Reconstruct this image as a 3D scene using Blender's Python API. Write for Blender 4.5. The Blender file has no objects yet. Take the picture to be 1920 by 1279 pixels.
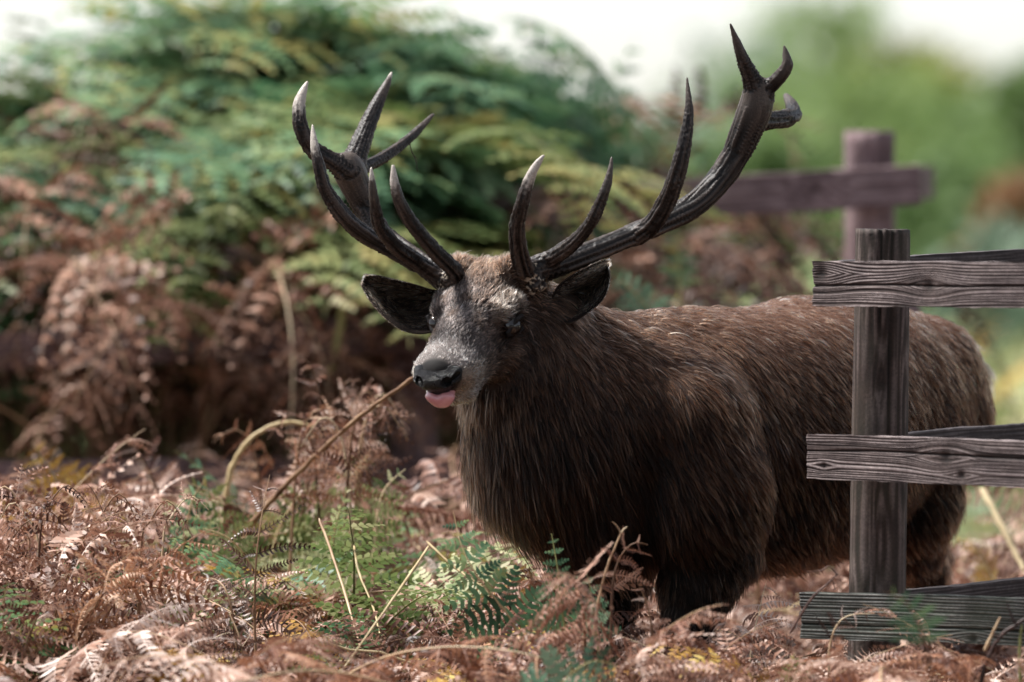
import bpy, math, random
import numpy as np
from mathutils import Vector, Matrix, kdtree

sc = bpy.context.scene
COL = sc.collection
RNG = np.random.default_rng(7)
random.seed(7)

# ------------------------------------------------------------------ camera, sky, sun, exposure
FOCAL = 218.75                      # mm on a 36 mm wide sensor
F = 1920 * FOCAL / 36.0             # focal length in photo pixels
PITCH = (639.5 - 430.0) / F         # eye level lies at photo row 430
CAM_Z = 1.26
cam = bpy.data.cameras.new('camera'); cam_o = bpy.data.objects.new('camera', cam); COL.objects.link(cam_o)
cam.lens = FOCAL; cam.sensor_width = 36; cam.clip_start = 0.5; cam.clip_end = 3000
cam_o.location = (0, 0, CAM_Z); cam_o.rotation_euler = (math.pi/2 - PITCH, 0, 0)
cam.dof.use_dof = True; cam.dof.focus_distance = 13.80; cam.dof.aperture_fstop = 2.0; cam.dof.aperture_blades = 0
sc.camera = cam_o

SUN_EL, SUN_AZ = math.radians(60), math.radians(-72)   # soft light from high up and the left, a little behind the stag
w = bpy.data.worlds.new('World'); sc.world = w; w.use_nodes = True
nt = w.node_tree; nt.nodes.clear()
wo = nt.nodes.new('ShaderNodeOutputWorld'); bg = nt.nodes.new('ShaderNodeBackground')
sky = nt.nodes.new('ShaderNodeTexSky'); sky.sky_type = 'NISHITA'; sky.sun_disc = False
sky.sun_elevation = SUN_EL; sky.sun_rotation = SUN_AZ; sky.dust_density = 1.0; sky.air_density = 1.0; sky.ozone_density = 1.0
hs = nt.nodes.new('ShaderNodeHueSaturation'); hs.inputs['Saturation'].default_value = 0.40   # overcast: the cloud takes the blue out
nt.links.new(sky.outputs[0], hs.inputs['Color']); nt.links.new(hs.outputs[0], bg.inputs[0])
bg.inputs[1].default_value = 0.05
nt.links.new(bg.outputs[0], wo.inputs[0])
sun = bpy.data.lights.new('sun', 'SUN'); sun_o = bpy.data.objects.new('sun', sun); COL.objects.link(sun_o)
sun.energy = 2.3; sun.angle = math.radians(10); sun.color = (1.0, 0.97, 0.93)
sd = Vector((math.sin(SUN_AZ)*math.cos(SUN_EL), math.cos(SUN_AZ)*math.cos(SUN_EL), math.sin(SUN_EL)))
sun_o.rotation_euler = sd.to_track_quat('Z', 'Y').to_euler(); sun_o.location = (-10, 16, 12)
sc.view_settings.view_transform = 'Standard'; sc.view_settings.look = 'None'
sc.view_settings.exposure = 2.15; sc.view_settings.gamma = 1.0; sc.view_settings.use_curve_mapping = False
sc.cycles.use_denoising = True
sc.cycles.max_bounces = 8; sc.cycles.diffuse_bounces = 2; sc.cycles.glossy_bounces = 2; sc.cycles.transmission_bounces = 4; sc.cycles.transparent_max_bounces = 6

def P(px, py, d):
    """photo pixel + distance in metres along the ground -> world point"""
    u = (px - 960.0)/F; v = -(py - 639.5)/F
    y = math.cos(PITCH) + v*math.sin(PITCH); z = -math.sin(PITCH) + v*math.cos(PITCH)
    return np.array((u*d/y, d, CAM_Z + z*d/y))
def R(r, d): return r*d/F

# ------------------------------------------------------------------ object helpers
def tag(o, label=None, cat=None, group=None, kind=None):
    if label: o['label'] = label
    if cat: o['category'] = cat
    if group: o['group'] = group
    if kind: o['kind'] = kind
    return o
def empty(name, loc=(0,0,0), rz=0.0):
    o = bpy.data.objects.new(name, None); COL.objects.link(o)
    o.location = loc; o.rotation_euler = (0, 0, rz); o.empty_display_size = 0.1
    return o
def link(name, me, mat=None, parent=None):
    o = bpy.data.objects.new(name, me); COL.objects.link(o)
    if mat is not None and not me.materials: me.materials.append(mat)
    if parent is not None: o.parent = parent
    return o
def raw_mesh(name, V, faces=None, quads=None, tris=None, smooth=True):
    """fast mesh from numpy arrays of quads and/or triangles"""
    me = bpy.data.meshes.new(name)
    V = np.asarray(V, np.float32)
    if faces is not None:
        me.from_pydata([tuple(map(float, v)) for v in V], [], [tuple(map(int, f)) for f in faces]); me.update()
        if smooth: me.polygons.foreach_set('use_smooth', np.ones(len(me.polygons), bool))
        return me
    q = np.zeros((0,4), np.int32) if quads is None else np.asarray(quads, np.int32).reshape(-1,4)
    t = np.zeros((0,3), np.int32) if tris is None else np.asarray(tris, np.int32).reshape(-1,3)
    loops = np.concatenate([q.ravel(), t.ravel()])
    starts = np.concatenate([np.arange(len(q))*4, len(q)*4 + np.arange(len(t))*3]).astype(np.int32)
    me.vertices.add(len(V)); me.vertices.foreach_set('co', V.ravel())
    me.loops.add(len(loops)); me.loops.foreach_set('vertex_index', loops.astype(np.int32))
    me.polygons.add(len(starts)); me.polygons.foreach_set('loop_start', starts)
    if smooth: me.polygons.foreach_set('use_smooth', np.ones(len(starts), bool))
    me.update(calc_edges=True)
    return me
def attr_float(me, name, vals):
    a = me.attributes.new(name, 'FLOAT', 'POINT'); a.data.foreach_set('value', np.asarray(vals, np.float32))
def attr_col(me, name, vals):
    a = me.attributes.new(name, 'FLOAT_COLOR', 'POINT')
    v = np.ones((len(vals), 4), np.float32); v[:, :3] = vals
    a.data.foreach_set('color', v.ravel())
def unit(v):
    v = np.asarray(v, float); return v/np.maximum(np.linalg.norm(v, axis=-1, keepdims=True), 1e-9)

# value noise in numpy (for real relief)
def hash3(i, j, k, s=0):
    n = (i*73856093) ^ (j*19349663) ^ (k*83492791) ^ (s*2654435)
    n = (n ^ (n >> 13)) * 1274126177
    n = n ^ (n >> 16)
    return (n & 0xffff)/65535.0
def noise3(p, s=0):
    p = np.asarray(p, float); f = np.floor(p); t = p - f; i = f.astype(np.int64)
    t = t*t*(3-2*t); r = 0
    for dx in (0,1):
        for dy in (0,1):
            for dz in (0,1):
                wgt = (t[...,0] if dx else 1-t[...,0])*(t[...,1] if dy else 1-t[...,1])*(t[...,2] if dz else 1-t[...,2])
                r = r + wgt*hash3(i[...,0]+dx, i[...,1]+dy, i[...,2]+dz, s)
    return r

# ------------------------------------------------------------------ material helpers
def new_mat(name):
    m = bpy.data.materials.new(name); m.use_nodes = True
    nt = m.node_tree; b = nt.nodes.get('Principled BSDF')
    return m, nt, b
def ramp(nt, stops, fac):
    r = nt.nodes.new('ShaderNodeValToRGB')
    while len(r.color_ramp.elements) < len(stops): r.color_ramp.elements.new(0.5)
    for e, (p, c) in zip(r.color_ramp.elements, stops):
        e.position = p; e.color = (*c, 1)
    nt.links.new(fac, r.inputs[0]); return r
def attr_node(nt, name):
    a = nt.nodes.new('ShaderNodeAttribute'); a.attribute_name = name; return a
def noise_node(nt, scale, detail=4, vec=None, rough=0.6):
    n = nt.nodes.new('ShaderNodeTexNoise'); n.inputs['Scale'].default_value = scale
    n.inputs['Detail'].default_value = detail; n.inputs['Roughness'].default_value = rough
    if vec is not None: nt.links.new(vec, n.inputs['Vector'])
    return n
def mixcol(nt, a, b, fac, mode='MIX'):
    m = nt.nodes.new('ShaderNodeMix'); m.data_type = 'RGBA'; m.blend_type = mode
    for sock, val in ((m.inputs[6], a), (m.inputs[7], b), (m.inputs[0], fac)):
        if isinstance(val, bpy.types.NodeSocket): nt.links.new(val, sock)
        elif isinstance(val, (int, float)): sock.default_value = val
        else: sock.default_value = (*val, 1)
    return m.outputs[2]

# ------------------------------------------------------------------ signed distance fields -> one smooth mesh
def cone_d(X, Y, Z, a, b, ra, rb, sq):
    px, py, pz = X-a[0], Y-a[1], Z-a[2]
    bx, by, bz = b-a
    if sq is not None:
        l, q = sq
        dl = (px*l[0]+py*l[1]+pz*l[2])*(q-1); px = px+dl*l[0]; py = py+dl*l[1]; pz = pz+dl*l[2]
        e = (bx*l[0]+by*l[1]+bz*l[2])*(q-1); bx += e*l[0]; by += e*l[1]; bz += e*l[2]
    L2 = bx*bx+by*by+bz*bz+1e-12
    t = np.clip((px*bx+py*by+pz*bz)/L2, 0, 1)
    d = np.sqrt((px-t*bx)**2+(py-t*by)**2+(pz-t*bz)**2) - (ra+t*(rb-ra))
    if sq is not None and sq[1] > 1: d = d/ (0.5+0.5*sq[1])
    return d
class Field:
    def __init__(s, lo, hi, h):
        s.lo = np.array(lo, np.float32); s.h = h
        s.n = np.ceil((np.array(hi)-np.array(lo))/h).astype(int)+1
        s.D = np.full(s.n, 1.0, np.float32)
        s.ax = [(s.lo[i]+np.arange(s.n[i])*h).astype(np.float32) for i in range(3)]
    def cone(s, a, b, ra, rb, k=0.02, sq=None, sub=False):
        a = np.asarray(a, float); b = np.asarray(b, float); m = max(ra, rb)*(1.0 if sq is None or sq[1] >= 1 else 1.0/sq[1]) + 2.5*k + 3*s.h
        lo = np.minimum(a, b)-m; hi = np.maximum(a, b)+m
        i0 = np.clip(np.floor((lo-s.lo)/s.h).astype(int), 0, s.n); i1 = np.clip(np.ceil((hi-s.lo)/s.h).astype(int)+1, 0, s.n)
        if np.any(i1 <= i0): return
        sl = tuple(slice(i0[i], i1[i]) for i in range(3))
        X = s.ax[0][sl[0]][:,None,None]; Y = s.ax[1][sl[1]][None,:,None]; Z = s.ax[2][sl[2]][None,None,:]
        d = cone_d(X, Y, Z, a, b, ra, rb, sq).astype(np.float32)
        D = s.D[sl]
        if sub:
            h = np.clip(0.5-0.5*(D+d)/k, 0, 1); s.D[sl] = D*(1-h)-d*h+k*h*(1-h)
        else:
            h = np.clip(0.5+0.5*(D-d)/k, 0, 1); s.D[sl] = D*(1-h)+d*h-k*h*(1-h)
    def mesh(s):
        D = s.D; S = D < 0
        A = S[:-1,:-1,:-1]; any_ = A.copy(); all_ = A.copy()
        for c in range(1, 8):
            i, j, k = c & 1, (c >> 1) & 1, (c >> 2) & 1
            B = S[i:S.shape[0]-1+i, j:S.shape[1]-1+j, k:S.shape[2]-1+k]; any_ |= B; all_ &= B
        act = any_ & ~all_; idx = np.argwhere(act); vid = np.full(act.shape, -1, np.int32); vid[act] = np.arange(len(idx))
        acc = np.zeros((len(idx), 3)); cnt = np.zeros(len(idx))
        for ax in range(3):
            o1, o2 = [x for x in range(3) if x != ax]
            for p in (0,1):
                for q in (0,1):
                    c0 = idx.copy(); c0[:,o1] += p; c0[:,o2] += q; c1 = c0.copy(); c1[:,ax] += 1
                    d0 = D[tuple(c0.T)]; d1 = D[tuple(c1.T)]; m = (d0 < 0) != (d1 < 0)
                    t = d0[m]/(d0[m]-d1[m]); pt = c0[m].astype(float); pt[:,ax] += t
                    acc[m] += pt; cnt[m] += 1
        V = acc/cnt[:,None]*s.h + s.lo
        quads = []
        for ax in range(3):
            o1, o2 = (ax+1) % 3, (ax+2) % 3
            sl0 = [slice(None)]*3; sl1 = [slice(None)]*3; sl0[ax] = slice(0,-1); sl1[ax] = slice(1,None)
            a = S[tuple(sl0)]; b = S[tuple(sl1)]; e = np.argwhere(a != b)
            e = e[(e[:,o1] > 0) & (e[:,o2] > 0) & (e[:,o1] < S.shape[o1]-1) & (e[:,o2] < S.shape[o2]-1)]
            flip = ~a[tuple(e.T)]
            def g(p, q):
                c = e.copy(); c[:,o1] -= p; c[:,o2] -= q; return vid[tuple(c.T)]
            Q = np.stack([g(1,1), g(0,1), g(0,0), g(1,0)], 1)
            Q[flip] = Q[flip][:, ::-1]; quads.append(Q)
        return V, np.concatenate(quads)
def vnormals(V, Q):
    n = np.cross(V[Q[:,2]]-V[Q[:,0]], V[Q[:,3]]-V[Q[:,1]])
    N = np.zeros_like(V)
    for c in range(4):
        for ax in range(3): N[:,ax] += np.bincount(Q[:,c], n[:,ax], len(V))
    return unit(N)
def relax(V, Q, it=2, f=0.5):
    V = V.copy()
    for _ in range(it):
        S = np.zeros_like(V); c = np.zeros(len(V))
        for a in range(4):
            i, j = Q[:,a], Q[:,(a+1)%4]
            for ax in range(3): S[:,ax] += np.bincount(i, V[j,ax], len(V))
            c += np.bincount(i, minlength=len(V))
        V += f*(S/np.maximum(c,1)[:,None]-V)
    return V
# ================================================================== the stag
fwd = unit((-0.81, -0.58, 0.0)); lat = np.array((-fwd[1], fwd[0], 0.0)); UP = np.array((0,0,1.0))   # heading; its left side faces us
stag = empty('red_deer_stag', tuple(P(1400, 1478, 14.2)*np.array((1,1,0))))
tag(stag, 'dark brown red deer stag with broad antlers and its tongue out beside the fence post', 'deer')
SINV = Matrix.Translation(-Vector(stag.location))
def deer_part(name, me, mat, parent=None):
    o = link(name, me, mat, parent or stag)
    if parent is None: o.matrix_parent_inverse = SINV
    return o

# head frame: x towards the nose, y to the animal's left, z up
HO = P(893, 600, 13.72)
hx = unit((-0.355, -0.850, -0.375)); hy = unit((-hx[1], hx[0], -0.02)); hy = unit(hy - hx*np.dot(hx, hy)); hz = np.cross(hx, hy)
HM = np.stack([hx, hy, hz], 1)
def H(x, y, z): return HO + HM @ np.array((x, y, z))

prims = []   # (a, b, ra, rb, k, sq, region)
def add(a, b, ra, rb, k=0.03, sq=None, reg='torso'): prims.append((np.asarray(a,float), np.asarray(b,float), ra, rb, k, sq, reg))
def chain(pts, k=0.03, ratio=None, reg='torso'):
    for (p, q) in zip(pts[:-1], pts[1:]):
        add(P(*p[:3]), P(*q[:3]), R(p[3], p[2]), R(q[3], q[2]), k, None if ratio is None else (lat, 1/ratio), reg)
# trunk
chain([(1190,838,13.96,205),(1300,826,14.10,232),(1420,822,14.24,236),(1520,806,14.38,232),(1620,772,14.54,196),(1690,752,14.66,152)], 0.05, 0.84)
chain([(1250,668,14.06,70),(1330,668,14.16,62)], 0.07)                      # withers
chain([(1480,642,14.36,70),(1580,640,14.5,72),(1680,664,14.66,72)], 0.06)   # loins and croup
chain([(1745,690,14.72,92),(1762,770,14.74,96)], 0.05)                      # rump
chain([(1470,945,14.30,108),(1575,900,14.45,88)], 0.05)                     # belly
chain([(1800,668,14.90,26),(1838,700,14.93,16)], 0.02, reg='tail')
# near shoulder and fore leg
chain([(1285,800,13.88,130),(1318,930,13.86,118),(1352,1030,13.9,74)], 0.05)
chain([(1345,1040,13.9,66),(1310,1092,13.90,68),(1288,1175,13.88,42),(1282,1235,13.87,35)], 0.03, reg='leg')
chain([(1282,1235,13.87,33),(1292,1300,13.9,22),(1300,1400,13.92,20),(1292,1432,13.9,25),(1280,1462,13.88,25)], 0.012, reg='leg')
# far fore leg
chain([(1160,1010,14.12,95),(1148,1090,14.14,66),(1140,1150,14.12,46),(1136,1210,14.12,34)], 0.03, reg='leg')
chain([(1136,1210,14.12,33),(1142,1300,14.14,22),(1146,1390,14.15,20),(1138,1415,14.13,25),(1128,1440,14.11,25)], 0.012, reg='leg')
# hind legs
chain([(1690,840,14.6,128),(1695,930,14.6,100),(1700,1000,14.68,66),(1722,1070,14.8,44),(1738,1118,14.86,32)], 0.04, reg='torso')
chain([(1738,1118,14.86,31),(1728,1200,14.84,24),(1722,1330,14.84,21),(1712,1362,14.8,25),(1700,1392,14.78,25)], 0.012, reg='leg')
chain([(1640,850,14.9,110),(1660,930,14.95,84),(1705,1000,15.06,48),(1752,1042,15.14,28)], 0.04, reg='torso')
chain([(1756,1046,15.15,25),(1760,1120,15.14,21),(1758,1290,15.14,19),(1750,1325,15.1,24),(1740,1356,15.08,24)], 0.012, reg='leg')
# neck, mane and brisket
chain([(1190,800,13.98,190),(1095,800,13.92,190),(1050,800,13.88,176)], 0.05, 0.92, reg='neck')
chain([(1060,820,13.88,178),(1000,690,13.84,118),(985,625,13.84,96)], 0.05, reg='neck')
chain([(1200,690,14.02,96),(1110,668,13.95,76),(1040,620,13.9,70)], 0.05, reg='neck')
chain([(1052,845,13.86,150),(1108,925,13.87,118),(1165,970,13.9,86)], 0.05, reg='neck')
chain([(1000,790,13.82,104),(962,735,13.8,86)], 0.05, reg='neck')
# head
def hadd(a, b, ra, rb, k=0.02, sq=None, reg='head'): add(H(*a), H(*b), ra, rb, k, sq, reg)
WIDE = (hy, 0.86)
hadd((-.105,0,.005), (-.02,0,-.002), .082, .080, .03, WIDE)                # skull
hadd((-.02,0,.000), (.10,0,-.012), .074, .056, .03)                        # forehead to bridge
hadd((.09,0,-.010), (.225,0,-.030), .054, .043, .03, (hy, .95))            # nose bridge
hadd((.200,0,-.028), (.220,0,-.034), .043, .034, .02, (hy, .80))           # muzzle
for s in (1,-1):
    hadd((-.026,s*.080,.032), (.016,s*.074,.030), .025, .020, .022)        # brow
    hadd((-.075,s*.052,-.078), (.03,s*.046,-.066), .064, .050, .03)        # cheek
    hadd((.03,s*.042,-.062), (.16,s*.026,-.066), .046, .031, .03)          # jaw
    hadd((.12,s*.036,-.036), (.200,s*.040,-.040), .036, .033, .025)        # upper lip flank
    hadd((-.115,s*.070,.032), (-.132,s*.086,.040), .036, .034, .02)        # ear root
    hadd((-.075,s*.050,.058), (-.085,s*.060,.085), .033, .030, .02)        # pedicle
    hadd((-.10,s*.05,-.06), (-.17,s*.05,-.08), .07, .09, .04)              # jaw angle into the throat
hadd((.13,0,-.082), (.196,.004,-.089), .034, .027, .02, (hy,.85))                       # chin
for s in (1,-1): hadd((.14,s*.026,-.086), (.180,s*.036,-.095), .024, .020, .015)          # chin lobes
hadd((-.095,0,.052), (-.05,0,.045), .045, .042, .03)                         # poll tuft
subs = []
for s in (1,-1):
    subs.append((H(.004,s*.110,-.003), H(.036,s*.098,-.012), .030, .015, .014))     # eye socket
    subs.append((H(.040,s*.084,-.020), H(.062,s*.076,-.034), .010, .006, .010))    # tear gland
subs.append((H(.28,0,-.076), H(.19,0,-.071), .020, .008, .010))                    # open mouth

allp = np.concatenate([[p[0] for p in prims], [p[1] for p in prims]])
fld = Field(allp.min(0)-.3, allp.max(0)+.3, 0.0052)
for a, b, ra, rb, k, sq, reg in prims: fld.cone(a, b, ra, rb, k, sq)
for a, b, ra, rb, k in subs: fld.cone(a, b, ra, rb, k, None, True)
BV, BQ = fld.mesh(); del fld
# drop stray islands (windowing leftovers), keep the big component via nearest prim test
BV = relax(BV, BQ, 2, 0.5)
BN = vnormals(BV, BQ)
def region_d(V, reg):
    out = np.full(len(V), 9.0)
    for a, b, ra, rb, k, sq, r in prims:
        if r == reg: out = np.minimum(out, cone_d(V[:,0], V[:,1], V[:,2], a, b, ra, rb, sq))
    return out
rd = {r: region_d(BV, r) for r in ('torso','neck','head','leg','tail')}
soft = {'torso':.06,'neck':.06,'head':.030,'leg':.03,'tail':.02}
W = {r: np.exp(-np.maximum(rd[r],0)/soft[r]) for r in rd}
Ws = sum(W.values())
for r in W: W[r] /= Ws
hl = (BV-HO) @ HM            # head coordinates of every vertex

# ---- hair direction, length, colours per vertex
down = np.array((0,0,-1.0))
nse = lambda f, s: noise3(BV*f, s)[:,None]
T_torso = -fwd*1.0 + down*0.95
T_neck = down*1.0 - fwd*0.30
T_leg = down*1.0 - fwd*.1
T_head = -hx + hz*0.12
flow = (W['torso'][:,None]*T_torso + W['neck'][:,None]*T_neck + W['leg'][:,None]*T_leg + W['head'][:,None]*T_head + W['tail'][:,None]*(-fwd+down))
flow = flow + 0.55*(np.concatenate([nse(9,1), nse(9,2), nse(9,3)],1)-.5) + 0.5*(np.concatenate([nse(24,4), nse(24,5), nse(24,6)],1)-.5)
hd = W['head']
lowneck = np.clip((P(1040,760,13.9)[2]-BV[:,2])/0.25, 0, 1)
Ltorso = 0.030 + 0.016*np.clip((P(1400,650,14.2)[2]-BV[:,2])/0.35, 0, 1)
Lneck = 0.045 + 0.052*lowneck
Lhead = np.interp(hl[:,0], [-.13,-.05,.02,.12,.2,.27], [.028,.024,.017,.015,.013,.008])
length = W['torso']*Ltorso + W['neck']*Lneck + W['leg']*0.014 + hd*Lhead + W['tail']*.05
# colours (linear)
def C(*c): return np.array(c, float)
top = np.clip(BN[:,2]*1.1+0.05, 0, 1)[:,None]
c_torso = C(.048,.026,.016)*(1-top) + C(.190,.098,.060)*top  # reddish back, lightened where it faces up to paint in top light
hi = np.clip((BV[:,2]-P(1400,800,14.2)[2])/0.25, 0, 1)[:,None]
c_torso = c_torso*(0.55+0.75*hi)  # lower flank darkened: its shade is put into the coat colour
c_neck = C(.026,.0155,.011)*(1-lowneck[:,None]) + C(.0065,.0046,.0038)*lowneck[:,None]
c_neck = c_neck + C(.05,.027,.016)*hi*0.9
c_leg = np.tile(C(.012,.009,.0075), (len(BV),1))
# head colour zones in head coordinates
x, y, z = hl.T
c_head = np.tile(C(.095,.068,.053), (len(BV),1))
def blend(c, col, m): return c*(1-m[:,None]) + np.asarray(col)*m[:,None]
sm = lambda a, b, t: (lambda u: u*u*(3-2*u))(np.clip((t-a)/(b-a), 0, 1))
fore = sm(-.035,.00,x)*sm(-.05,-.01,z)
c_head = blend(c_head, C(.108,.088,.083), fore*(1-sm(.15,.20,x)))           # grey face
c_head = blend(c_head, C(.11,.062,.040), (1-sm(-.075,-.035,x))*sm(-.02,.02,z))   # rusty crown
c_head = blend(c_head, C(.30,.255,.235), sm(.14,.18,x)*sm(-.03,-.005,z))     # pale strip above the nose
c_head = blend(c_head, C(.38,.31,.25), sm(.13,.17,x)*sm(.020,.035,np.abs(y))*(1-sm(-.03,-.01,z)))   # pale lip flank
c_head = blend(c_head, C(.48,.43,.38), sm(.12,.15,x)*(1-sm(-.078,-.068,z)))   # pale chin
eye_d = np.minimum(np.linalg.norm(hl-np.array((.012,.096,-.004)),axis=1), np.linalg.norm(hl-np.array((.012,-.096,-.004)),axis=1))
c_head = blend(c_head, C(.055,.034,.024), .75*sm(.45,.75,noise3(BV*38,31))*(1-sm(.13,.19,x)))
c_head = c_head*(.62+.75*noise3(BV*75,33))[:,None]
c_head = blend(c_head, C(.010,.008,.007), 1-sm(.030,.046,eye_d))
tear = np.minimum(np.linalg.norm((hl-np.array((.055,.080,-.028)))*[.7,1,1.2],axis=1), np.linalg.norm((hl-np.array((.055,-.080,-.028)))*[.7,1,1.2],axis=1))
c_head = blend(c_head, C(.016,.012,.011), 1-sm(.018,.030,tear))
c_head = blend(c_head, C(.24,.19,.155), (1-sm(.012,.024,np.abs(np.linalg.norm((hl-np.array((.0,.088,.008)))*[1,.6,1],axis=1)-.040)))*sm(.0,.02,z)*sm(.03,.05,np.abs(y)))
c_head = blend(c_head, C(.016,.013,.012), sm(.232,.246,x)*sm(-.075,-.06,z))
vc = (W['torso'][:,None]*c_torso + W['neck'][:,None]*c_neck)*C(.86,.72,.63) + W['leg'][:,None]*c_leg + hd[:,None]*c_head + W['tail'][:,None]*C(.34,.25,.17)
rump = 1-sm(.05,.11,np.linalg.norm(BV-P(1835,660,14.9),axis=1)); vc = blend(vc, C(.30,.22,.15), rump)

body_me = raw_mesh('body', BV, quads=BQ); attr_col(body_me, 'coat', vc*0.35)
m_skin, nt, b = new_mat('stag_skin')
b.inputs['Roughness'].default_value = .75; b.inputs['Specular IOR Level'].default_value = .2
nt.links.new(attr_node(nt, 'coat').outputs['Color'], b.inputs['Base Color'])
body = deer_part('body', body_me, m_skin)

# ---- fur as hair curves
m_fur, nt, b = new_mat('stag_fur')
nt.nodes.remove(b)
hb = nt.nodes.new('ShaderNodeBsdfHairPrincipled'); hb.parametrization = 'COLOR'
hb.inputs['IOR'].default_value = 1.22; hb.inputs['Roughness'].default_value = .42; hb.inputs['Radial Roughness'].default_value = .5; hb.inputs['Random Roughness'].default_value = .3
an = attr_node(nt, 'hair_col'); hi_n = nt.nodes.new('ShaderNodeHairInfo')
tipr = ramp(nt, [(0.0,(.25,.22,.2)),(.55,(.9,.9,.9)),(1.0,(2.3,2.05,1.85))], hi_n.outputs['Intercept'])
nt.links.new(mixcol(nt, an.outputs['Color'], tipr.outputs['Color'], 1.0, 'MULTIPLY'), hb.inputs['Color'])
nt.links.new(hb.outputs[0], nt.nodes['Material Output'].inputs['Surface'])

def hair_object(name, roots, nrm, tang, L, colr, parent, npt=5, clump=None, lift=.30, rad=.00045, grav=.25, curl=.0):
    n = len(roots)
    tang = tang - nrm*np.sum(tang*nrm,1,keepdims=True); tang = unit(tang)
    d0 = unit(tang + nrm*(lift*RNG.uniform(.5,1.5,n))[:,None] + RNG.normal(0,.10,(n,3)))
    t = np.linspace(0,1,npt)
    pts = roots[:,None,:] - nrm[:,None,:]*.002 + d0[:,None,:]*(L[:,None]*t)[:,:,None]
    pts = pts + (down*grav)[None,None,:]*(L[:,None]*t**2)[:,:,None] - nrm[:,None,:]*(lift*.55*L[:,None]*t**2)[:,:,None]
    if clump:
        spacing, amt = clump
        nc = max(1, int(n*spacing)); ci = RNG.choice(n, nc, replace=False)
        kd = kdtree.KDTree(nc)
        for j, i in enumerate(ci): kd.insert(Vector(roots[i]), j)
        kd.balance()
        near = np.array([ci[kd.find(Vector(r))[1]] for r in roots])
        wgt = (amt*RNG.uniform(.5,1.1,n))[:,None]*t[None,:]**1.3
        tgt = pts[near] + (roots-roots[near])[:,None,:]*.12
        pts = pts*(1-wgt[:,:,None]) + tgt*wgt[:,:,None]
        cj = RNG.lognormal(-.22,.80,nc); cmap = np.zeros(n); cmap[ci] = cj
        colr = colr*cmap[near][:,None]
    hc = bpy.data.hair_curves.new(name); hc.add_curves([npt]*n)
    hc.position_data.foreach_set('vector', pts.astype(np.float32).ravel())
    ra = hc.attributes.get('radius') or hc.attributes.new('radius','FLOAT','POINT')
    rr = (rad*(1-.85*t**1.5))[None,:]*RNG.uniform(.7,1.3,n)[:,None]
    ra.data.foreach_set('value', rr.astype(np.float32).ravel())
    ca = hc.attributes.new('hair_col','FLOAT_COLOR','CURVE')
    cc = np.ones((n,4), np.float32); cc[:,:3] = np.clip(colr,0.003,.9); ca.data.foreach_set('color', cc.ravel())
    hc.materials.append(m_fur)
    o = bpy.data.objects.new(name, hc); COL.objects.link(o); o.parent = parent
    if parent is stag: o.matrix_parent_inverse = SINV
    return o
def sample_surface(V, Q, weight, n):
    tri = np.concatenate([Q[:,[0,1,2]], Q[:,[0,2,3]]])
    ar = np.linalg.norm(np.cross(V[tri[:,1]]-V[tri[:,0]], V[tri[:,2]]-V[tri[:,0]]),axis=1)*weight[tri].mean(1)
    c = np.cumsum(ar); f = np.searchsorted(c, RNG.uniform(0,c[-1],n))
    u, v = RNG.uniform(size=n), RNG.uniform(size=n); s = np.sqrt(u); bw = np.stack([1-s, s*(1-v), s*v],1)
    return tri[f], bw
FUR = True
if FUR:
    dens = 1.0*W['torso'] + 1.1*W['neck'] + .6*W['leg'] + 4.5*hd + 1.0*W['tail']
    dens = dens*np.where((BN @ unit((0,-1,.25))) > -.25, 1, .18)        # the flank that is turned away gets a thinner coat
    nosez = (x > .244) & (z > -.08) & (np.abs(y) < .040); dens[nosez & (hd > .5)] = 0
    mouthz = (hd > .5) & (np.linalg.norm(hl-np.array((.235,0,-.072)),axis=1) < .026); dens[mouthz] = 0
    dens[(hd > .5) & (eye_d < .031)] = 0
    NH = 210000
    f, bw = sample_surface(BV, BQ, dens, NH)
    ip = lambda A: (A[f]*bw[...,None]).sum(1) if A.ndim > 1 else (A[f]*bw).sum(1)
    roots, nr, tg, L = ip(BV), unit(ip(BN)), ip(flow), ip(length)
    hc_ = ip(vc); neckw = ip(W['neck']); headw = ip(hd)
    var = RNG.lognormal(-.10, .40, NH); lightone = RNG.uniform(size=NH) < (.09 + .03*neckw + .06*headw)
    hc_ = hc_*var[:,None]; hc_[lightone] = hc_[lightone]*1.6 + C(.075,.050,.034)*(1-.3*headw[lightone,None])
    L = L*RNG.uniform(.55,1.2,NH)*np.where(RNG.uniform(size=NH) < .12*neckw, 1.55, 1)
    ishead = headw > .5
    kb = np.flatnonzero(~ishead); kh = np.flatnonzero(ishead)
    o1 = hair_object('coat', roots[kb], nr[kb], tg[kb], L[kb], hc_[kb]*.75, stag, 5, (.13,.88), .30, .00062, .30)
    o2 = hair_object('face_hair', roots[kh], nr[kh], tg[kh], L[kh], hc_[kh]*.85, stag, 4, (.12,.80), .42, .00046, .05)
    # guard hair: thicker locks lying over the coat, light and dark
    gb = RNG.choice(kb, int(len(kb)*.24), replace=False); gh = RNG.choice(kh, int(len(kh)*.26), replace=False)
    vb = RNG.lognormal(.05,.75,len(gb))[:,None]; vh = RNG.lognormal(.0,.75,len(gh))[:,None]
    hair_object('guard_hair', roots[gb], nr[gb], tg[gb]+RNG.normal(0,.12,(len(gb),3)), L[gb]*1.12, ip(vc)[gb]*vb, stag, 5, (.5,.5), .40, .00125, .30)
    hair_object('face_guard_hair', roots[gh], nr[gh], tg[gh]+RNG.normal(0,.18,(len(gh),3)), L[gh]*1.1, ip(vc)[gh]*vh, stag, 4, (.5,.4), .48, .00085, .05)
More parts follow.
